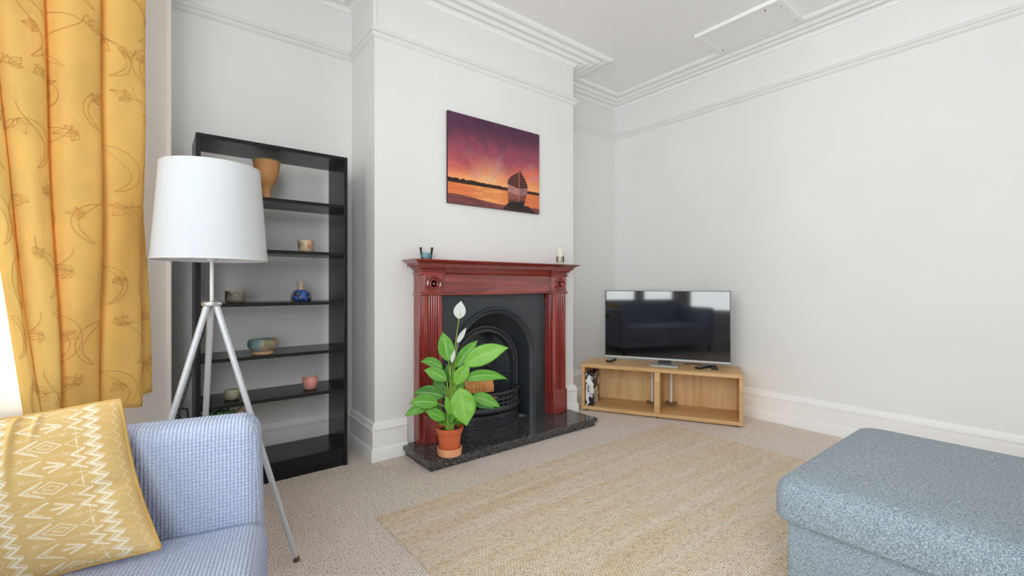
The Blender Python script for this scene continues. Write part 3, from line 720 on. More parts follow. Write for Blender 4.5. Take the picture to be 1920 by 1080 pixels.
lb, lm, ld = M['leaf_bright'], M['leaf_mid'], M['leaf_dark']
leaf((841, 678), (830, 622), 29, lm, .04, .06, 1, fold=.25)
leaf((853, 690), (896, 638), 22, lm, .05, .08, 3)
leaf((869, 686), (954, 652), 35, lb, -.03, -.02, 6, fold=.12)
leaf((830, 692), (788, 679), 17, lm, .02, .03, 7, fold=.3)
leaf((838, 714), (794, 694), 23, lm, -.02, -.02, 4)
leaf((853, 722), (881, 681), 24, lb, -.03, -.03, 2)
leaf((868, 712), (952, 711), 20, lm, -.02, .0, 8, fold=.3)
leaf((863, 727), (875, 799), 45, lb, -.10, -.13, -2, fold=.10)
leaf((832, 744), (775, 737), 27, ld, -.03, -.05, 4)
leaf((838, 742), (811, 717), 20, ld, .02, .04, 2)
leaf((822, 758), (767, 757), 26, lm, -.05, -.08, 5)
leaf((806, 762), (758, 781), 18, lm, -.04, -.08, 4)
leaf((834, 788), (797, 771), 20, lm, -.05, -.07, 3)
leaf((885, 742), (939, 764), 22, lm, .0, .0, 3)
leaf((880, 752), (929, 767), 17, ld, .0, .0, 3)
leaf((846, 720), (838, 682), 18, ld, .05, .05, 1)
leaf((858, 760), (868, 728), 16, ld, .05, .08, 0)
leaf((850, 770), (884, 748), 15, ld, .04, .07, 2)
for (b_, e_, w_) in (((838, 796), (818, 782), 11), ((846, 797), (866, 778), 11), ((840, 797), (828, 770), 10), ((850, 797), (862, 784), 9), ((835, 797), (822, 792), 8), ((852, 796), (872, 788), 10), ((846, 794), (854, 765), 9), ((842, 796), (846, 772), 8)):
    leaf(b_, e_, w_, random.choice([lm, ld, lb]), random.uniform(-.05, .02), random.uniform(-.06, .02), 2)
leaf((850, 745), (872, 712), 17, lm, .03, .05, 1)
leaf((826, 772), (796, 752), 20, ld, .0, .0, 3)
leaf((858, 775), (884, 762), 14, lm, .02, .03, 2)
leaf((834, 722), (806, 706), 16, ld, .04, .05, 3)
leaf((845, 778), (836, 742), 13, lb, -.03, -.03, 0)
leaf((850, 782), (862, 752), 12, lm, -.04, -.05, 0)
def flower(base, tip, w, dt, way, fold):
    o = leaf(base, tip, w, M['spathe'], dt, dt, 0, name='flower', stem=False, fold=fold)
    pts = [at_t(*q, tp+dt*(1-.0)) for q in way]; g = PB+Vector((.004, 0, .14)); pts.append(g); pts = pts[::-1]
    mb = MB(); mb.tube(pts, [.0036-.0012*k/(len(pts)-1) for k in range(len(pts))], 7); obj('stalk', mb, M['stem'], o, True)
    return o
o = flower((860, 598), (864.5, 564), 22, .02, [(860.5, 598), (856, 630), (851, 665), (848, 710), (846, 755)], .1)
mb = MB(); c0 = at_t(861, 594, tp+.014); c1 = at_t(862, 584, tp+.010); mb.tube([c0, (c0+c1)/2, c1], [.003, .004, .002], 8); obj('spadix', mb, plain('cream_spadix', lin(226,226,190), .7), o, True)
flower((857, 643), (874.5, 614), 9, .03, [(857, 643), (854, 670), (850, 720), (847, 760)], .5)
flower((846, 680), (853, 655), 7, .0, [(846, 680), (844, 715), (844, 760)], .5)

# ------------------------------------------------------------------ TV bench, TV and things on it
BL = Vector((2.819, 2.644)); BR = Vector((3.394, 1.576)); bd = (BR-BL); BLn = bd.length; brot = math.atan2(bd.y, bd.x)
mid = (BL+BR)/2; back = Vector((.8805, .474))
BD = .36; HB = .392
t = thing('television_bench', 'low light oak TV bench with two open compartments across the corner', 'tv bench', ((mid+back*BD/2).x, (mid+back*BD/2).y, 0), brot)
h = BLn/2; Bt = .030                     # local x along the front, local -y = front
mb = MB(); mb.box(-h, h, -BD/2, BD/2, HB-Bt, HB); obj('top', mb, M['oak'], t, bevel=.002)
mb = MB(); mb.box(-h, h, -BD/2, BD/2, .012, .012+Bt); obj('bottom', mb, M['oak'], t, bevel=.002)
for x0, x1 in ((-h, -h+.026), (h-.026, h), (-.021, .021)):
    mb = MB(); mb.box(x0, x1, -BD/2+.001, BD/2-.01, .012+Bt, HB-Bt); obj('divider' if x0 == -.021 else 'side_panel', mb, M['oak'], t, bevel=.0015)
mb = MB(); mb.box(-h+.026, -.021, BD/2-.012, BD/2-.004, .042, HB-Bt); mb2 = mb; obj('back_panel', mb, M['oak_back'], t)
mb = MB(); mb.box(.021, h-.026, BD/2-.012, BD/2-.004, .042, HB-Bt); obj('back_panel', mb, M['oak_back'], t)
for x in (-h+.04, h-.04, 0):
    for y in (-BD/2+.03, BD/2-.04):
        mb = MB(); mb.lathe([(.012, 0), (.012, .013)], (x, y, 0), 12); obj('foot', mb, M['black_plastic'], t)
for x, y in ((-.062, .06), (.085, .10)):
    mb = MB(); mb.tube([(x, y, .072), (x, y, HB-Bt)], .0125, 14); br = obj('support_rod', mb, M['white_plastic'], t)
    mb = MB(); mb.box(x-.045, x+.045, y-.02, y+.02, .060, .074); obj('rod_foot', mb, M['brown_plastic'], br)
def B2(s, d, z=0):
    v = mid+bd.normalized()*s+back*d; return (v.x, v.y, z)
# TV
TW, TZ0, TZ1 = .970, .440, 1.004; ts = .045
t = thing('television', 'flat screen television with glossy black screen and silver lower edge', 'television', B2(ts, .165, HB+.0005), brot)
z0, z1 = TZ0-HB, TZ1-HB
mb = MB(); mb.box(-TW/2, TW/2, -.012, .022, z0, z1); obj('casing', mb, M['black_plastic'], t, bevel=.003)
mb = MB(); mb.box(-.3, .3, .022, .05, z0+.04, z1-.2); obj('rear_housing', mb, M['black_plastic'], t, bevel=.01)
mb = MB(); mb.box(-TW/2+.007, TW/2-.007, -.0135, -.0115, z0+.018, z1-.006); obj('screen', mb, M['screen'], t, smooth=0)
mb = MB(); mb.box(-TW/2, TW/2, -.016, -.002, z0-.002, z0+.013); obj('lower_bezel', mb, M['silver_plastic'], t, bevel=.002)
mb = MB()
for s in (-1, 1): mb.box(s*TW/2-.003, s*TW/2+.003, -.014, .018, z0, z1)
mb.box(-TW/2, TW/2, -.014, .018, z1-.003, z1+.002); obj('side_trim', mb, plain('thin_pewter_trim', lin(120,122,126), .4, .5), t)
mb = MB(); mb.box(-.05, .05, -.006, .014, .008, z0+.02); obj('stand_neck', mb, M['black_plastic'], t, bevel=.002)
mb = MB(); mb.prism([(-.11, -.085), (.11, -.085), (.10, .07), (-.10, .07)], 'z', 0, .012); obj('stand_base', mb, M['silver_plastic'], t, bevel=.004)
# remotes
def remote(name, label, px, py, L, Wd, a, face, btn, H=.016, nb=(3, 6)):
    p = at_z(px, py, HB)
    o = thing(name, label, 'remote control', (p.x, p.y, HB+.0005), brot+a)
    mb = MB(); mb.box(-Wd/2, Wd/2, -L/2, L/2, 0, H); obj('body', mb, M['black_plastic'], o, bevel=.004, seg=3)
    mb = MB(); mb.box(-Wd/2+.003, Wd/2-.003, -L/2+.004, L/2-.004, H-.001, H+.0006); obj('faceplate', mb, face, o)
    for r in range(nb[1]):
        mb = MB()
        for c in range(nb[0]):
            x = (c-(nb[0]-1)/2)*Wd*.27; y = -L*.38+r*L*.76/(nb[1]-1); mb.box(x-Wd*.09, x+Wd*.09, y-L*.028, y+L*.028, H, H+.0022)
        obj('button_row', mb, btn, o, bevel=.0008)
    return o
remote('remote_control', 'small black remote lying alone on the oak bench, apart from the other remotes', 1146, 677, .145, .046, -.15, M['black_plastic'], M['grey_metal'])
remote('remote_control', 'silver remote with dark buttons beside a narrow black remote', 1319, 690, .17, .05, -.5, M['silver_plastic'], M['black_plastic'])
remote('remote_control', 'narrow all-black remote standing close to the silver remote', 1339, 691, .14, .042, .1, M['black_plastic'], M['black_plastic'])
p = at_z(1293, 682, HB)
t = thing('signal_cable', 'short black and red cable lying behind the remotes', 'cable', (p.x, p.y, HB+.003))
mb = MB(); P = [Vector(at_z(x, y, HB))-p for x, y in ((1284, 680), (1286, 684), (1296, 682), (1306, 683), (1318, 685))]; mb.tube([(q.x, q.y, 0) for q in P], .0028, 8); obj('lead', mb, plain('dark_red_cable', lin(84,36,32), .5), t)
# patterned carton
t = thing('carton', 'tall carton printed with black and white cow patches in the bench compartment beside the fireplace', 'box', B2(-h+.026+.040, .115, .0425), brot)
def m_cow():
    q = NT('cow_patch_print'); v = q.noise(q.mapping(q.coord(), scale=(1, .6, .8)), 16, 1, .4, .6)
    q.base(q.ramp(v, [(.50, lin(240,238,238)), (.515, lin(34,36,40))]), .4); return q.m
cw, cl, chh = .034, .105, .275
mb = MB(); mb.box(-cw, cw, -cl, cl, 0, chh); obj('box_body', mb, m_cow(), t, bevel=.006)
mb = MB(); mb.prism([(-.030, .085), (.027, .070), (.027, .160), (.010, .178), (-.030, .178)], 'y', -cl-.0012, -cl); lbp = obj('label_panel', mb, M['white_plastic'], t)
mb = MB()
for k, (z, ww) in enumerate(((.162, .020), (.150, .024), (.138, .017), (.126, .025), (.114, .021))):
    mb.box(-.020, -.020+ww, -cl-.0018, -cl-.001, z, z+.004); mb.box(-.020+ww*.4, -.020+ww*.62, -cl-.0018, -cl-.001, z-.004, z+.008)
obj('lettering', mb, M['black_plastic'], lbp)
mb = MB(); mb.lathe([(.011, 0), (.011, .0008)], (0,0,0), 20); mb.v = [(.012+x, -cl-.0018+z, .095+y) for x, y, z in mb.v]; obj('purple_dot', mb, plain('lilac_print', lin(196,160,196), .5), lbp)

# ------------------------------------------------------------------ floor lamp
LC = Vector((.170, 2.046)); hubz = .973; LR = .312
t = thing('floor_lamp', 'tripod floor lamp with a white drum shade and silver legs', 'lamp', (LC.x, LC.y, 0))
def pol(a, r, z): return (r*math.cos(math.radians(a)), r*math.sin(math.radians(a)), z)
legs = []
for a in (-35, -155, 93):
    mb = MB(); mb.tube([pol(a, .016, hubz+.004), pol(a, LR, .004)], [.0115, .0095], 14); lg = obj('leg', mb, M['grey_metal'], t)
    mb = MB(); mb.lathe([(.0105, 0), (.0115, .006), (.010, .018)], pol(a, LR-.001, 0), 12); obj('foot_cap', mb, M['brown_plastic'], lg)
mb = MB(); mb.lathe([(.030, hubz-.002), (.031, hubz+.001), (.031, hubz+.013), (.028, hubz+.016), (.008, hubz+.016)], (0,0,0), 24); obj('hub', mb, M['chrome'], t, smooth=40)
for a in (-35, -155, 93):
    mb = MB(); mb.tube([pol(a, .026, hubz+.007), pol(a, .036, hubz+.007)], .006, 10); obj('hub_bolt', mb, M['chrome'], t)
SZ0, SZ1, SR0, SR1 = 1.142, 1.492, .1855, .160
mb = MB(); mb.tube([(0,0,hubz+.01), (0,0,SZ0+.03)], .0065, 12); obj('pole', mb, M['white_plastic'], t)
mb = MB(); mb.lathe([(.016, SZ0-.002), (.018, SZ0+.004), (.018, SZ0+.05), (.014, SZ0+.06)], (0,0,0), 20); obj('lamp_socket', mb, M['grey_metal'], t)
mb = MB(); mb.lathe([(SR0, SZ0), (SR0+(SR1-SR0)*.5, (SZ0+SZ1)/2), (SR1, SZ1), (SR1-.0025, SZ1), (SR0-.0025, SZ0), (SR0, SZ0)], (0,0,0), 72, caps=False); sh = obj('lamp_shade', mb, M['shade'], t, smooth=40, recalc=False)
for r, z in ((SR0, SZ0+.002), (SR1, SZ1-.002)):
    mb = MB(); P = [(r*math.cos(2*PI*k/72), r*math.sin(2*PI*k/72), z) for k in range(73)]; mb.tube(P, .0022, 6, caps=False); obj('shade_rim', mb, M['white_plastic'], sh)
for k in range(3):
    a = 120*k+20; mb = MB(); mb.tube([pol(a, .012, SZ0+.02), pol(a, SR0-.006, SZ0+.006)], .002, 6); obj('shade_spoke', mb, M['white_plastic'], t)
mb = MB(); mb.lathe([(.012, SZ0+.06), (.03, SZ0+.10), (.033, SZ0+.13), (.022, SZ0+.16), (.002, SZ0+.166)], (0,0,0), 20); obj('bulb', mb, M['white_plastic'], t, smooth=60)
# cord down the second leg, then in loops behind the sofa
P = [Vector(pol(-150, .02, hubz-.005))]
for k in range(1, 9):
    q = k/9; P.append(Vector(pol(-155+6*(1-q), .016+(LR-.016)*q, hubz*(1-q)))+Vector((.013, .006, 0)))
mb = MB(); mb.tube(P, .003, 8)
mb.tube([Vector((-.10+.05*math.cos(a*.35)*(1+.1*math.sin(a)), .10+.02*math.cos(a*.2)+.05*math.sin(a*.35)*.4, .52+.055*math.sin(a*.35))) for a in range(0, 30)], .0035, 8) if False else None
obj('power_cord', mb, M['black_plastic'], t)

# coiled black cable standing on the bay floor behind the sofa, hung on the socket spur
p1 = at_t(341, 771, 1.98)
t = thing('cable_loop', 'loose black cable looping up behind the sofa arm beside the lamp leg', 'cable', (p1.x, p1.y, 0))
mb = MB(); P = []
for px, py in ((352, 776), (350, 768), (342, 766), (332, 767), (326, 772), (330, 778), (338, 785)): P.append(at_t(px, py, 1.98)-Vector((p1.x, p1.y, 0)))
P += [Vector((P[-1].x*.6, P[-1].y, .30)), Vector((0, 0, .10)), Vector((0.02, .02, .006)), Vector((.12, .05, .006))]
P = [Vector((P[0].x+.03, P[0].y+.03, .006)), Vector((P[0].x+.02, P[0].y+.02, .25))]+P
Q = []
for i in range(len(P)-1):                                   # Catmull-Rom
    a, b, c, d = P[max(i-1, 0)], P[i], P[i+1], P[min(i+2, len(P)-1)]
    for k in range(6):
        q = k/6; Q.append(.5*((2*b)+(c-a)*q+(2*a-5*b+4*c-d)*q*q+(3*b-a-3*c+d)*q**3))
Q.append(P[-1]); mb.tube(Q, .004, 8); obj('flex', mb, M['black_plastic'], t)

# ------------------------------------------------------------------ rug, ottoman
RX0, RX1, RY0, RY1 = .80, 3.03, .36, 1.965
mb = MB(); n = 90; out = []
def edge(a, b, k): return [(a[0]+(b[0]-a[0])*i/k+random.uniform(-.0025, .0025), a[1]+(b[1]-a[1])*i/k+random.uniform(-.0025, .0025)) for i in range(k)]
pts = edge((RX0, RY0), (RX1, RY0), 60)+edge((RX1, RY0), (RX1, RY1), 45)+edge((RX1, RY1), (RX0-.015, RY1+.008), 60)+edge((RX0-.015, RY1+.008), (RX0, RY0), 45)
mb.prism([(p[0]-1.9, p[1]-1.2) for p in pts], 'z', .0, .011)
o = tri(obj('area_rug', mb, M['jute'], smooth=0)); o.location = (1.9, 1.2, .001); tag(o, 'natural woven jute rug with tonal stripes on the carpet before the hearth', 'rug')
def rbox(x0, x1, y0, y1, z0, z1, r, seg=6):
    b = bmesh.new(); bmesh.ops.create_cube(b, size=1)
    for v in b.verts: v.co = Vector(((x0+x1)/2+v.co.x*(x1-x0), (y0+y1)/2+v.co.y*(y1-y0), (z0+z1)/2+v.co.z*(z1-z0)))
    bmesh.ops.bevel(b, geom=list(b.edges), offset=r, segments=seg, affect='EDGES', profile=.5)
    b.verts.ensure_lookup_table(); mb = MB(); mb.v = [tuple(v.co) for v in b.verts]; mb.f = [tuple(v.index for v in f.verts) for f in b.faces]; b.free(); return mb
t = thing('ottoman', 'large blue-grey tweed storage ottoman with a thick padded lid', 'ottoman', (2.01, .12, 0))
def crown(mb, x0, x1, y0, y1, zt, amt):
    r = []
    for x, y, z in mb.v:
        u = (x-(x0+x1)/2)/((x1-x0)/2); v = (y-(y0+y1)/2)/((y1-y0)/2)
        if z > zt-.06: z += amt*(1-u*u)*(1-v*v)
        r.append((x, y, z))
    mb.v = r; return mb
mb = rbox(1.60, 2.425, -.36, .605, .03, .300, .012, 3); obj('storage_base', mb, M['tweed'], t, True, smooth=60)
def rrect(x0, x1, y0, y1, r, n=10):
    P = []
    for cx_, cy_, a0 in ((x1-r, y1-r, 0), (x0+r, y1-r, 90), (x0+r, y0+r, 180), (x1-r, y0+r, 270)):
        for k in range(n+1):
            q = math.radians(a0+90*k/n); P.append((cx_+r*math.cos(q), cy_+r*math.sin(q)))
    return P
loops = [(.014, .303), (.003, .306), (0, .314), (0, .382), (.003, .402), (.011, .418), (.024, .431), (.042, .439), (.070, .442), (.16, .444), (.30, .445)]
PL = [[(x, y, z) for x, y in rrect(1.563+d, 2.462-d, -.385+d, .640-d, max(.02, .055-d*.15))] for d, z in loops]
mb = MB(); n_ = len(PL[0]); vs = [p for L_ in PL for p in L_]
fs = [(i*n_+k, i*n_+(k+1) % n_, (i+1)*n_+(k+1) % n_, (i+1)*n_+k) for i in range(len(PL)-1) for k in range(n_)]+[tuple(range(n_-1, -1, -1)), tuple((len(PL)-1)*n_+k for k in range(n_))]
mb.add(vs, fs); tri(obj('padded_lid', mb, M['tweed'], t, True, smooth=60))
for x in (1.66, 2.36):
    for y in (-.30, .54):
        mb = MB(); mb.lathe([(.022, .0125 if x < 3.03 else 0), (.026, .031)], (x, y, 0), 16); obj('leg', mb, M['black_plastic'], t, True)

# ------------------------------------------------------------------ sofa
SROT = -math.radians(13)
t = thing('sofa', 'blue sofa in a waffle-knit stretch cover standing in the bay', 'sofa', (.2146, 1.383, 0), SROT)
# local frame: origin = foot of the inner front edge of the visible arm; +x = sofa front, +y = outwards over the arm
def uvbox(o, swap=False):
    me = o.data; uv = me.uv_layers.new(name='UVMap')
    for p in me.polygons:
        n = p.normal
        for li in p.loop_indices:
            c = me.vertices[me.loops[li].vertex_index].co
            if abs(n.z) > .72: uv.data[li].uv = (c.x, c.y)
            elif abs(n.y) > abs(n.x): uv.data[li].uv = (c.x, c.z)
            else: uv.data[li].uv = (c.y, c.z)
def soft(name, b, r, bend=None, seg=8):
    mb = rbox(*b, r, seg)
    if bend: mb.v = [bend(*v) for v in mb.v]
    o = obj(name, mb, M['waffle'], t, smooth=70); uvbox(o); return o
LEN = 1.45; AH = .690
def armbend(x, y, z):
    return (x-.020*max(0, min(1, (z-.52)/.17))*max(0, min(1, (x+.3)/.3)), y+.02*(z-.4), z)
soft('arm', (-.90, .022, .0, .125, .10, AH), .045, armbend)
soft('arm', (-.90, .012, -LEN-.125, -LEN, .10, AH), .045)
soft('seat_cushion', (-.76, .030, -LEN/2, .004, .20, .428), .05, lambda x, y, z: (x, y, z+(.018*(1-((x+.33)/.37)**2)*(1-((y+LEN/4)/(LEN/4))**2) if z > .38 else 0)))
soft('seat_cushion', (-.76, .030, -LEN, -LEN/2, .20, .428), .05)
soft('backrest', (-.95, -.73, -LEN-.10, .10, .12, .80), .06, lambda x, y, z: (x-.12*(z-.4), y, z))
soft('seat_base', (-.90, .0, -LEN, .0, .10, .22), .02, seg=3)
for x in (-.84, -.05):
    for y in (.06, -LEN-.06):
        mb = MB(); mb.lathe([(.016, 0), (.024, .11)], (x, y, 0), 14); obj('leg', mb, M['black_wood_v'], t)

# ------------------------------------------------------------------ scatter cushion
TR_ = Vector((-.066, 1.455, .772)); BRc = Vector((.010, 1.318, .448))
N = 340
uu, vv = np.meshgrid(np.linspace(0, 1, N), np.linspace(0, 1, N), indexing='ij')          # u: left to right, v: bottom to top
TL_ = at_t(-190, 806, .945); BLc = at_t(-165, 1165, .89)
base = (np.array(BLc)[None, None]*((1-uu)*(1-vv))[..., None]+np.array(BRc)[None, None]*(uu*(1-vv))[..., None]+np.array(TL_)[None, None]*((1-uu)*vv)[..., None]+np.array(TR_)[None, None]*(uu*vv)[..., None])
nrm = (BRc-BLc).cross(TR_-BRc).normalized()
if nrm.dot(Vector((0,0,HC))-BRc) < 0: nrm = -nrm
ctr = np.array((TL_+TR_+BLc+BRc)/4)
# pinched sides
pin = (1-.055*np.sin(PI*vv)**1.2*np.abs(2*uu-1)**3), (1-.05*np.sin(PI*uu)**1.2*np.abs(2*vv-1)**3)
rel = base-ctr; eu = np.array((BRc-BLc).normalized()); ev = np.array((TR_-BRc).normalized())
cu = (rel@eu); cv = (rel@ev)
base = base-eu*(cu*(1-pin[0]))[..., None]-ev*(cv*(1-pin[1]))[..., None]
prof = (np.clip(4*uu*(1-uu), 0, 1)**.5*np.clip(4*vv*(1-vv), 0, 1)**.5)
wr = .010*np.exp(-((uu-.47-.10*(vv-.5))/.02)**2)*smoothstep(.40, .75, vv)+.007*np.exp(-((uu-.575-.16*(vv-.7))/.018)**2)*smoothstep(.72, .9, vv)
wr = wr-.012*np.exp(-((vv-.43-.25*(uu-.85))/.05)**2)*smoothstep(.68, .95, uu)+.004*(fbm(uu*5, vv*5, 31)-.5)
bul = .060*prof
front = base+np.array(nrm)*(bul+wr*prof**.4)[..., None]; rear = base-np.array(nrm)*(bul*.35)[..., None]
# ikat print rasterised over the front face
mask = np.zeros((N, N)); soft_m = np.zeros((N, N))
def stroke(arr, pts, w, s=1.0):
    for (xa, ya), (xb_, yb_) in zip(pts[:-1], pts[1:]):
        L = math.hypot(xb_-xa, yb_-ya); k = max(2, int(L*N*1.5))
        for q in np.linspace(0, 1, k):
            x = xa+(xb_-xa)*q; y = ya+(yb_-ya)*q; r = w
            i0, i1 = max(0, int((x-r)*N)), min(N, int((x+r)*N)+2); j0, j1 = max(0, int((y-r)*N)), min(N, int((y+r)*N)+2)
            if i0 >= i1 or j0 >= j1: continue
            X, Y = np.meshgrid(np.arange(i0, i1)/N, np.arange(j0, j1)/N, indexing='ij')
            d = np.hypot(X-x, Y-y); arr[i0:i1, j0:j1] = np.maximum(arr[i0:i1, j0:j1], s*np.clip((w-d)/(w*.45), 0, 1))
def zig(u0, amp, w, s, per=.058, dv=0):
    P = []; v = -.05+dv; k = 0
    while v < 1.08: P.append((u0+(amp if k % 2 else -amp), v)); v += per/2; k += 1
    stroke(mask, P, w, s)
for u0, kk in ((.86, 1.15), (.45, 1.0), (.04, 1.0)): zig(u0, .024*kk, .0075*kk, 1.0, .060); zig(u0+.013*kk, .022*kk, .0032*kk, .8, .060, .010); zig(u0-.020*kk, .020*kk, .0032*kk, .8, .060, .005)
zig(.965, .012, .0025, .6, .060); zig(.395, .010, .0025, .5, .060)
k = 0; v = .02
def CH(u0, v, pts, w, s_): stroke(mask, [(u0+a*.98, v+b*1.0) for a, b in pts], w, s_)
while v < 1.0:
    u0 = .635
    if k % 2 == 0:
        CH(u0, v, [(-.02, .045), (-.115, 0), (-.02, -.045)], .0055, .9); CH(u0, v, [(-.035, .03), (-.09, 0), (-.035, -.03)], .0035, .7)
        CH(u0, v, [(-.06, 0), (.02, .036), (.085, 0), (.02, -.036), (-.06, 0)], .0038, .8); CH(u0, v, [(-.02, 0), (.02, .015), (.05, 0), (.02, -.015), (-.02, 0)], .003, .7)
        CH(u0, v, [(.17, .035), (.10, 0), (.17, -.035)], .003, .7)
    else:
        CH(u0, v, [(-.01, .045), (-.11, 0), (-.01, -.045)], .0055, .9); CH(u0, v, [(0, 0), (.06, 0)], .007, .9); CH(u0, v, [(-.04, .02), (-.08, 0), (-.04, -.02)], .003, .7)
        CH(u0, v, [(.02, .03), (.09, 0), (.02, -.03)], .0065, .9); CH(u0, v, [(.10, .03), (.16, 0), (.10, -.03)], .003, .65)
    CH(u0, v, [(-.11, .060), (0, .063)], .0022, .5); CH(u0, v, [(.03, .062), (.13, .066)], .0022, .5)
    for a_ in (-.10, .10): CH(u0, v, [(a_-.012, .050), (a_+.012, .074)], .0025, .6); CH(u0, v, [(a_+.012, .050), (a_-.012, .074)], .0025, .6)
    for q in range(2): stroke(mask, [(.50, v+.03*q), (.53, v+.03*q+.003)], .002, .45); stroke(mask, [(.905, v+.035*q), (.945, v+.035*q-.003)], .002, .45)
    v += .122; k += 1
stroke(mask, [(.785, 0), (.785, 1)], .0026, .6)
for v in np.arange(.04, 1, .24): stroke(mask, [(.785, v-.018), (.785, v+.018)], .0055, .7); stroke(mask, [(.768, v+.05), (.802, v+.05)], .0035, .7); CH(.785, v+.10, [(.03, .03), (-.03, 0), (.03, -.03)], .007, .9); CH(.785, v+.16, [(.03, .03), (-.03, 0), (.03, -.03)], .007, .9)
mask *= .75+.5*(fbm(uu*60, vv*60, 40)-.3)
mask = np.clip(mask, 0, 1)
gold = mixc(np.ones((N, N, 3))*L3(206,168,102), L3(224,192,134), fbm(uu*4, vv*4, 42))
colr = mixc(gold, L3(246,238,218), mask*.92)
t = thing('scatter_cushion', 'mustard scatter cushion with a white ikat print leaning in the sofa corner', 'cushion', (float(ctr[0]), float(ctr[1]), .44))
i, j = np.meshgrid(np.arange(N-1), np.arange(N-1), indexing='ij'); a = (i*N+j).ravel(); FQ = np.stack([a, a+N, a+N+1, a+1], -1).tolist()
mb = MB(); mb.v = front.reshape(-1, 3).tolist(); mb.f = FQ
o = obj('front_panel', mb, m_attr('ikat_cotton', .8, .2, .05, 500), t, True, smooth=0, recalc=False); o.data.shade_smooth(); set_col(o, colr)
st_ = 10; rb = rear[::st_, ::st_]; rb = np.concatenate([rb, rear[-1:, ::st_]], 0); rb = np.concatenate([rb, np.concatenate([rear[::st_, -1:], rear[-1:, -1:]], 0)], 1)
mb = MB(); mb.grid([[tuple(p) for p in row] for row in rb], rb.shape[0], rb.shape[1]); obj('rear_panel', mb, M['gold'], t, True, smooth=70)
bor = [tuple(base[k, 0]) for k in range(0, N, 6)]+[tuple(base[-1, k]) for k in range(0, N, 6)]+[tuple(base[k, -1]) for k in range(N-1, -1, -6)]+[tuple(base[0, k]) for k in range(N-1, -1, -6)]
mb = MB(); mb.tube(bor+[bor[0]], .0042, 8, caps=False); obj('piping', mb, M['gold'], t, True, smooth=60)

# ------------------------------------------------------------------ curtain in front of the splayed bay window
RD = Vector((-.7071, -.7071)); RN = Vector((.7071, -.7071)); R0 = Vector(A)+RN*.10
ZB, ZTOP = .60, 2.66
def s_at(px):
    r = ray(px, 0); # solve R0 + RD*s parallel to (r.x, r.y)
    return -(R0.x*r.y-R0.y*r.x)/(RD.x*r.y-RD.y*r.x)
top_px = [251, 236, 149, 52, -22, -60]; bot_px = [273, 232, 148, 66, 52, 46]
def cbound(k, z):
    q = (z-1.68)/(.60-1.68)      # 0 at the top edge of the picture, 1 at the hem
    return s_at(top_px[k])*(1-q)+s_at(bot_px[k])*q
DEEP = [.06, .115, .12, .10, .05]
def cpoint(u, z, push=0):
    """u in 0..5 counts lobes"""
    k = min(int(u), 4); f = u-k; a, b = cbound(k, z), cbound(k+1, z)
    e = 2*f-1
    d = DEEP[k]*(max(0, 1-abs(e)**2.6)**.5)
    sm = .010*math.sin(z*3.1+k*1.7)+.006*math.sin(z*7+k*2.3+f*4)
    s = a+(b-a)*(.5+.5*math.sin(e*PI/2*.96)/math.sin(PI/2*.96))
    d += sm*math.sin(PI*f)+.022*(1 if k == 0 else 0)*(-.6)
    sag = .012*math.sin(u*2.1)
    v = R0+RD*s+RN*(d+push); return Vector((v.x, v.y, z))
t = thing('curtain', 'mustard curtain embroidered with brown leafy vines at the bay window', 'curtain', (R0.x-.2, R0.y-.2, ZB))
nu, nz = 150, 90
P = [[cpoint(5*i/(nu-1)*.9999, ZB+.018*math.sin(i*.13)*(1-j/(nz-1))+.0*i+(ZTOP-ZB)*j/(nz-1)) for j in range(nz)] for i in range(nu)]
mb = MB(); mb.grid(P, nu, nz); o = obj('cloth', mb, M['curtain'], t, True, smooth=80, recalc=False); o.modifiers.new('thick', 'SOLIDIFY').thickness = .0012
# lining sheet hanging behind, window side
LS0, LS1 = s_at(60), s_at(-150)
P = []
for i in range(40):
    q = i/39; row = []
    for j in range(40):
        z = .615+(ZTOP-.615)*j/39; s = cbound(4, z)-.02+(q*.30); v = R0+RD*s+RN*(-.012-.018*math.sin(q*9+z)+.0*q); row.append(Vector((v.x, v.y, z)))
    P.append(row)
mb = MB(); mb.grid(P, 40, 40); o = obj('lining', mb, M['lining'], t, True, smooth=80, recalc=False); o.modifiers.new('thick', 'SOLIDIFY').thickness = .001
mb = MB(); a_ = R0-RD*.02; b_ = R0+RD*1.05
mb.tube([(a_.x, a_.y, ZTOP+.012), (b_.x, b_.y, ZTOP+.012)], .012, 12); tr_ = tag(obj('curtain_rail', mb, M['white_plastic']), 'white curtain rail across the splayed bay window', 'curtain rail')
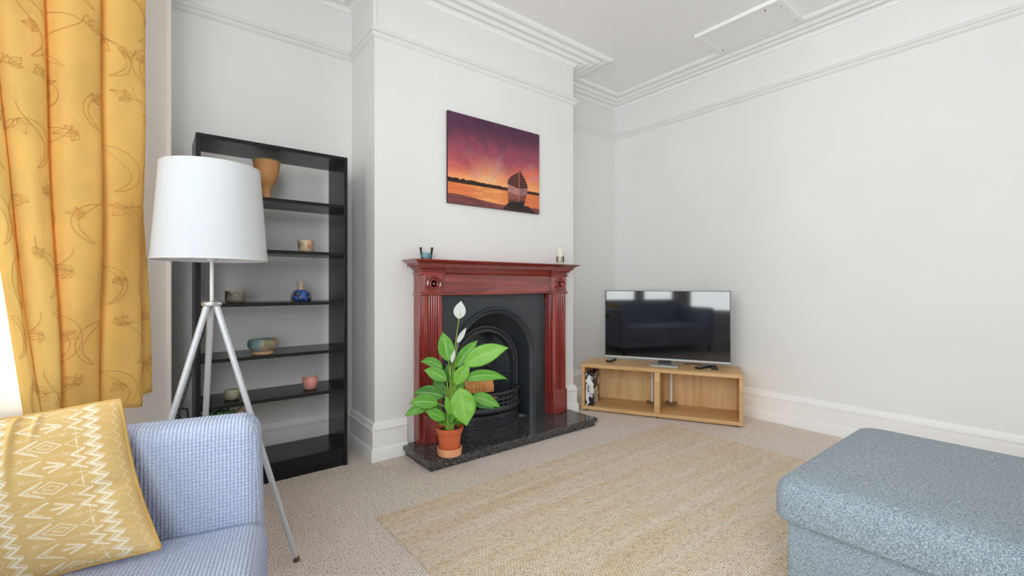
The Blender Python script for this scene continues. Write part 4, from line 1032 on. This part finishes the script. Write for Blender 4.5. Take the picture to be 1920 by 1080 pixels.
# embroidery: stems and leaf outlines laid on the cloth
vine = MB(); 
def on(u, z): return cpoint(min(4.98, max(.02, u)), z, .0)
def strip(uz, w=.0009):
    pts = []
    for (u, z) in uz:
        p = on(u, z); du = on(u+.03, z)-on(u-.03, z); n = Vector((du.y, -du.x, 0)).normalized()
        if n.dot(Vector((-p.x, -p.y, 0))) < 0: n = -n
        pts.append((p+n*.0028, n))
    vs = []
    for i, (p, n) in enumerate(pts):
        tg = (pts[min(i+1, len(pts)-1)][0]-pts[max(i-1, 0)][0])
        sd = tg.cross(n)
        sd = sd.normalized() if sd.length > 1e-9 else Vector((0,0,1)); vs += [p-sd*w, p+sd*w]
    vine.add(vs, [(2*i, 2*i+1, 2*i+3, 2*i+2) for i in range(len(pts)-1)])
UM = 6.5        # lobe units per metre along the cloth (about .125 m of cloth in one lobe)
rv = random.Random(5)
def leafset(u, z, a, sz):
    for da in (-.9, 0, .9):
        aa = a+da; L = sz*(1 if da == 0 else .72)
        pl, pr, ml = [], [], []
        for k in range(15):
            q = k/14; x = L*q; w = L*.27*math.sin(PI*q**.75)*(1+.16*math.sin(q*15)); 
            for arr, s in ((pl, 1), (pr, -1)):
                X = x*math.cos(aa)-s*w*math.sin(aa); Z = x*math.sin(aa)+s*w*math.cos(aa); arr.append((u+X*UM, z+Z))
            ml.append((u+x*math.cos(aa)*UM, z+x*math.sin(aa)))
        strip(pl, .0007); strip(pr, .0007); strip(ml, .0006)
for row, z0 in enumerate(np.arange(.66, 2.3, .20)):
    for cidx in range(6):
        u = .1+cidx*.88+(.44 if row % 2 else 0)+rv.uniform(-.12, .12); z = z0+rv.uniform(-.03, .03)
        sgn = 1 if (row+cidx) % 2 else -1; R = rv.uniform(.05, .075); st0 = []
        for k in range(22):
            a = -PI/2+sgn*(.2+k*.16); st0.append((u+R*math.cos(a)*UM, z+R*math.sin(a)*1.2))
        strip(st0)
        e = st0[-1]; leafset(e[0], e[1], rv.uniform(0, 2*PI), rv.uniform(.036, .05))
        wv = [(st0[0][0]+.22*math.sin(k*.35)*sgn, st0[0][1]+.014*k) for k in range(15)]; strip(wv)
        if rv.random() < .6: leafset(wv[7][0], wv[7][1], rv.uniform(0, 2*PI), .034)
o = obj('vine_embroidery', vine, M['thread'], t, True, smooth=0, recalc=False)
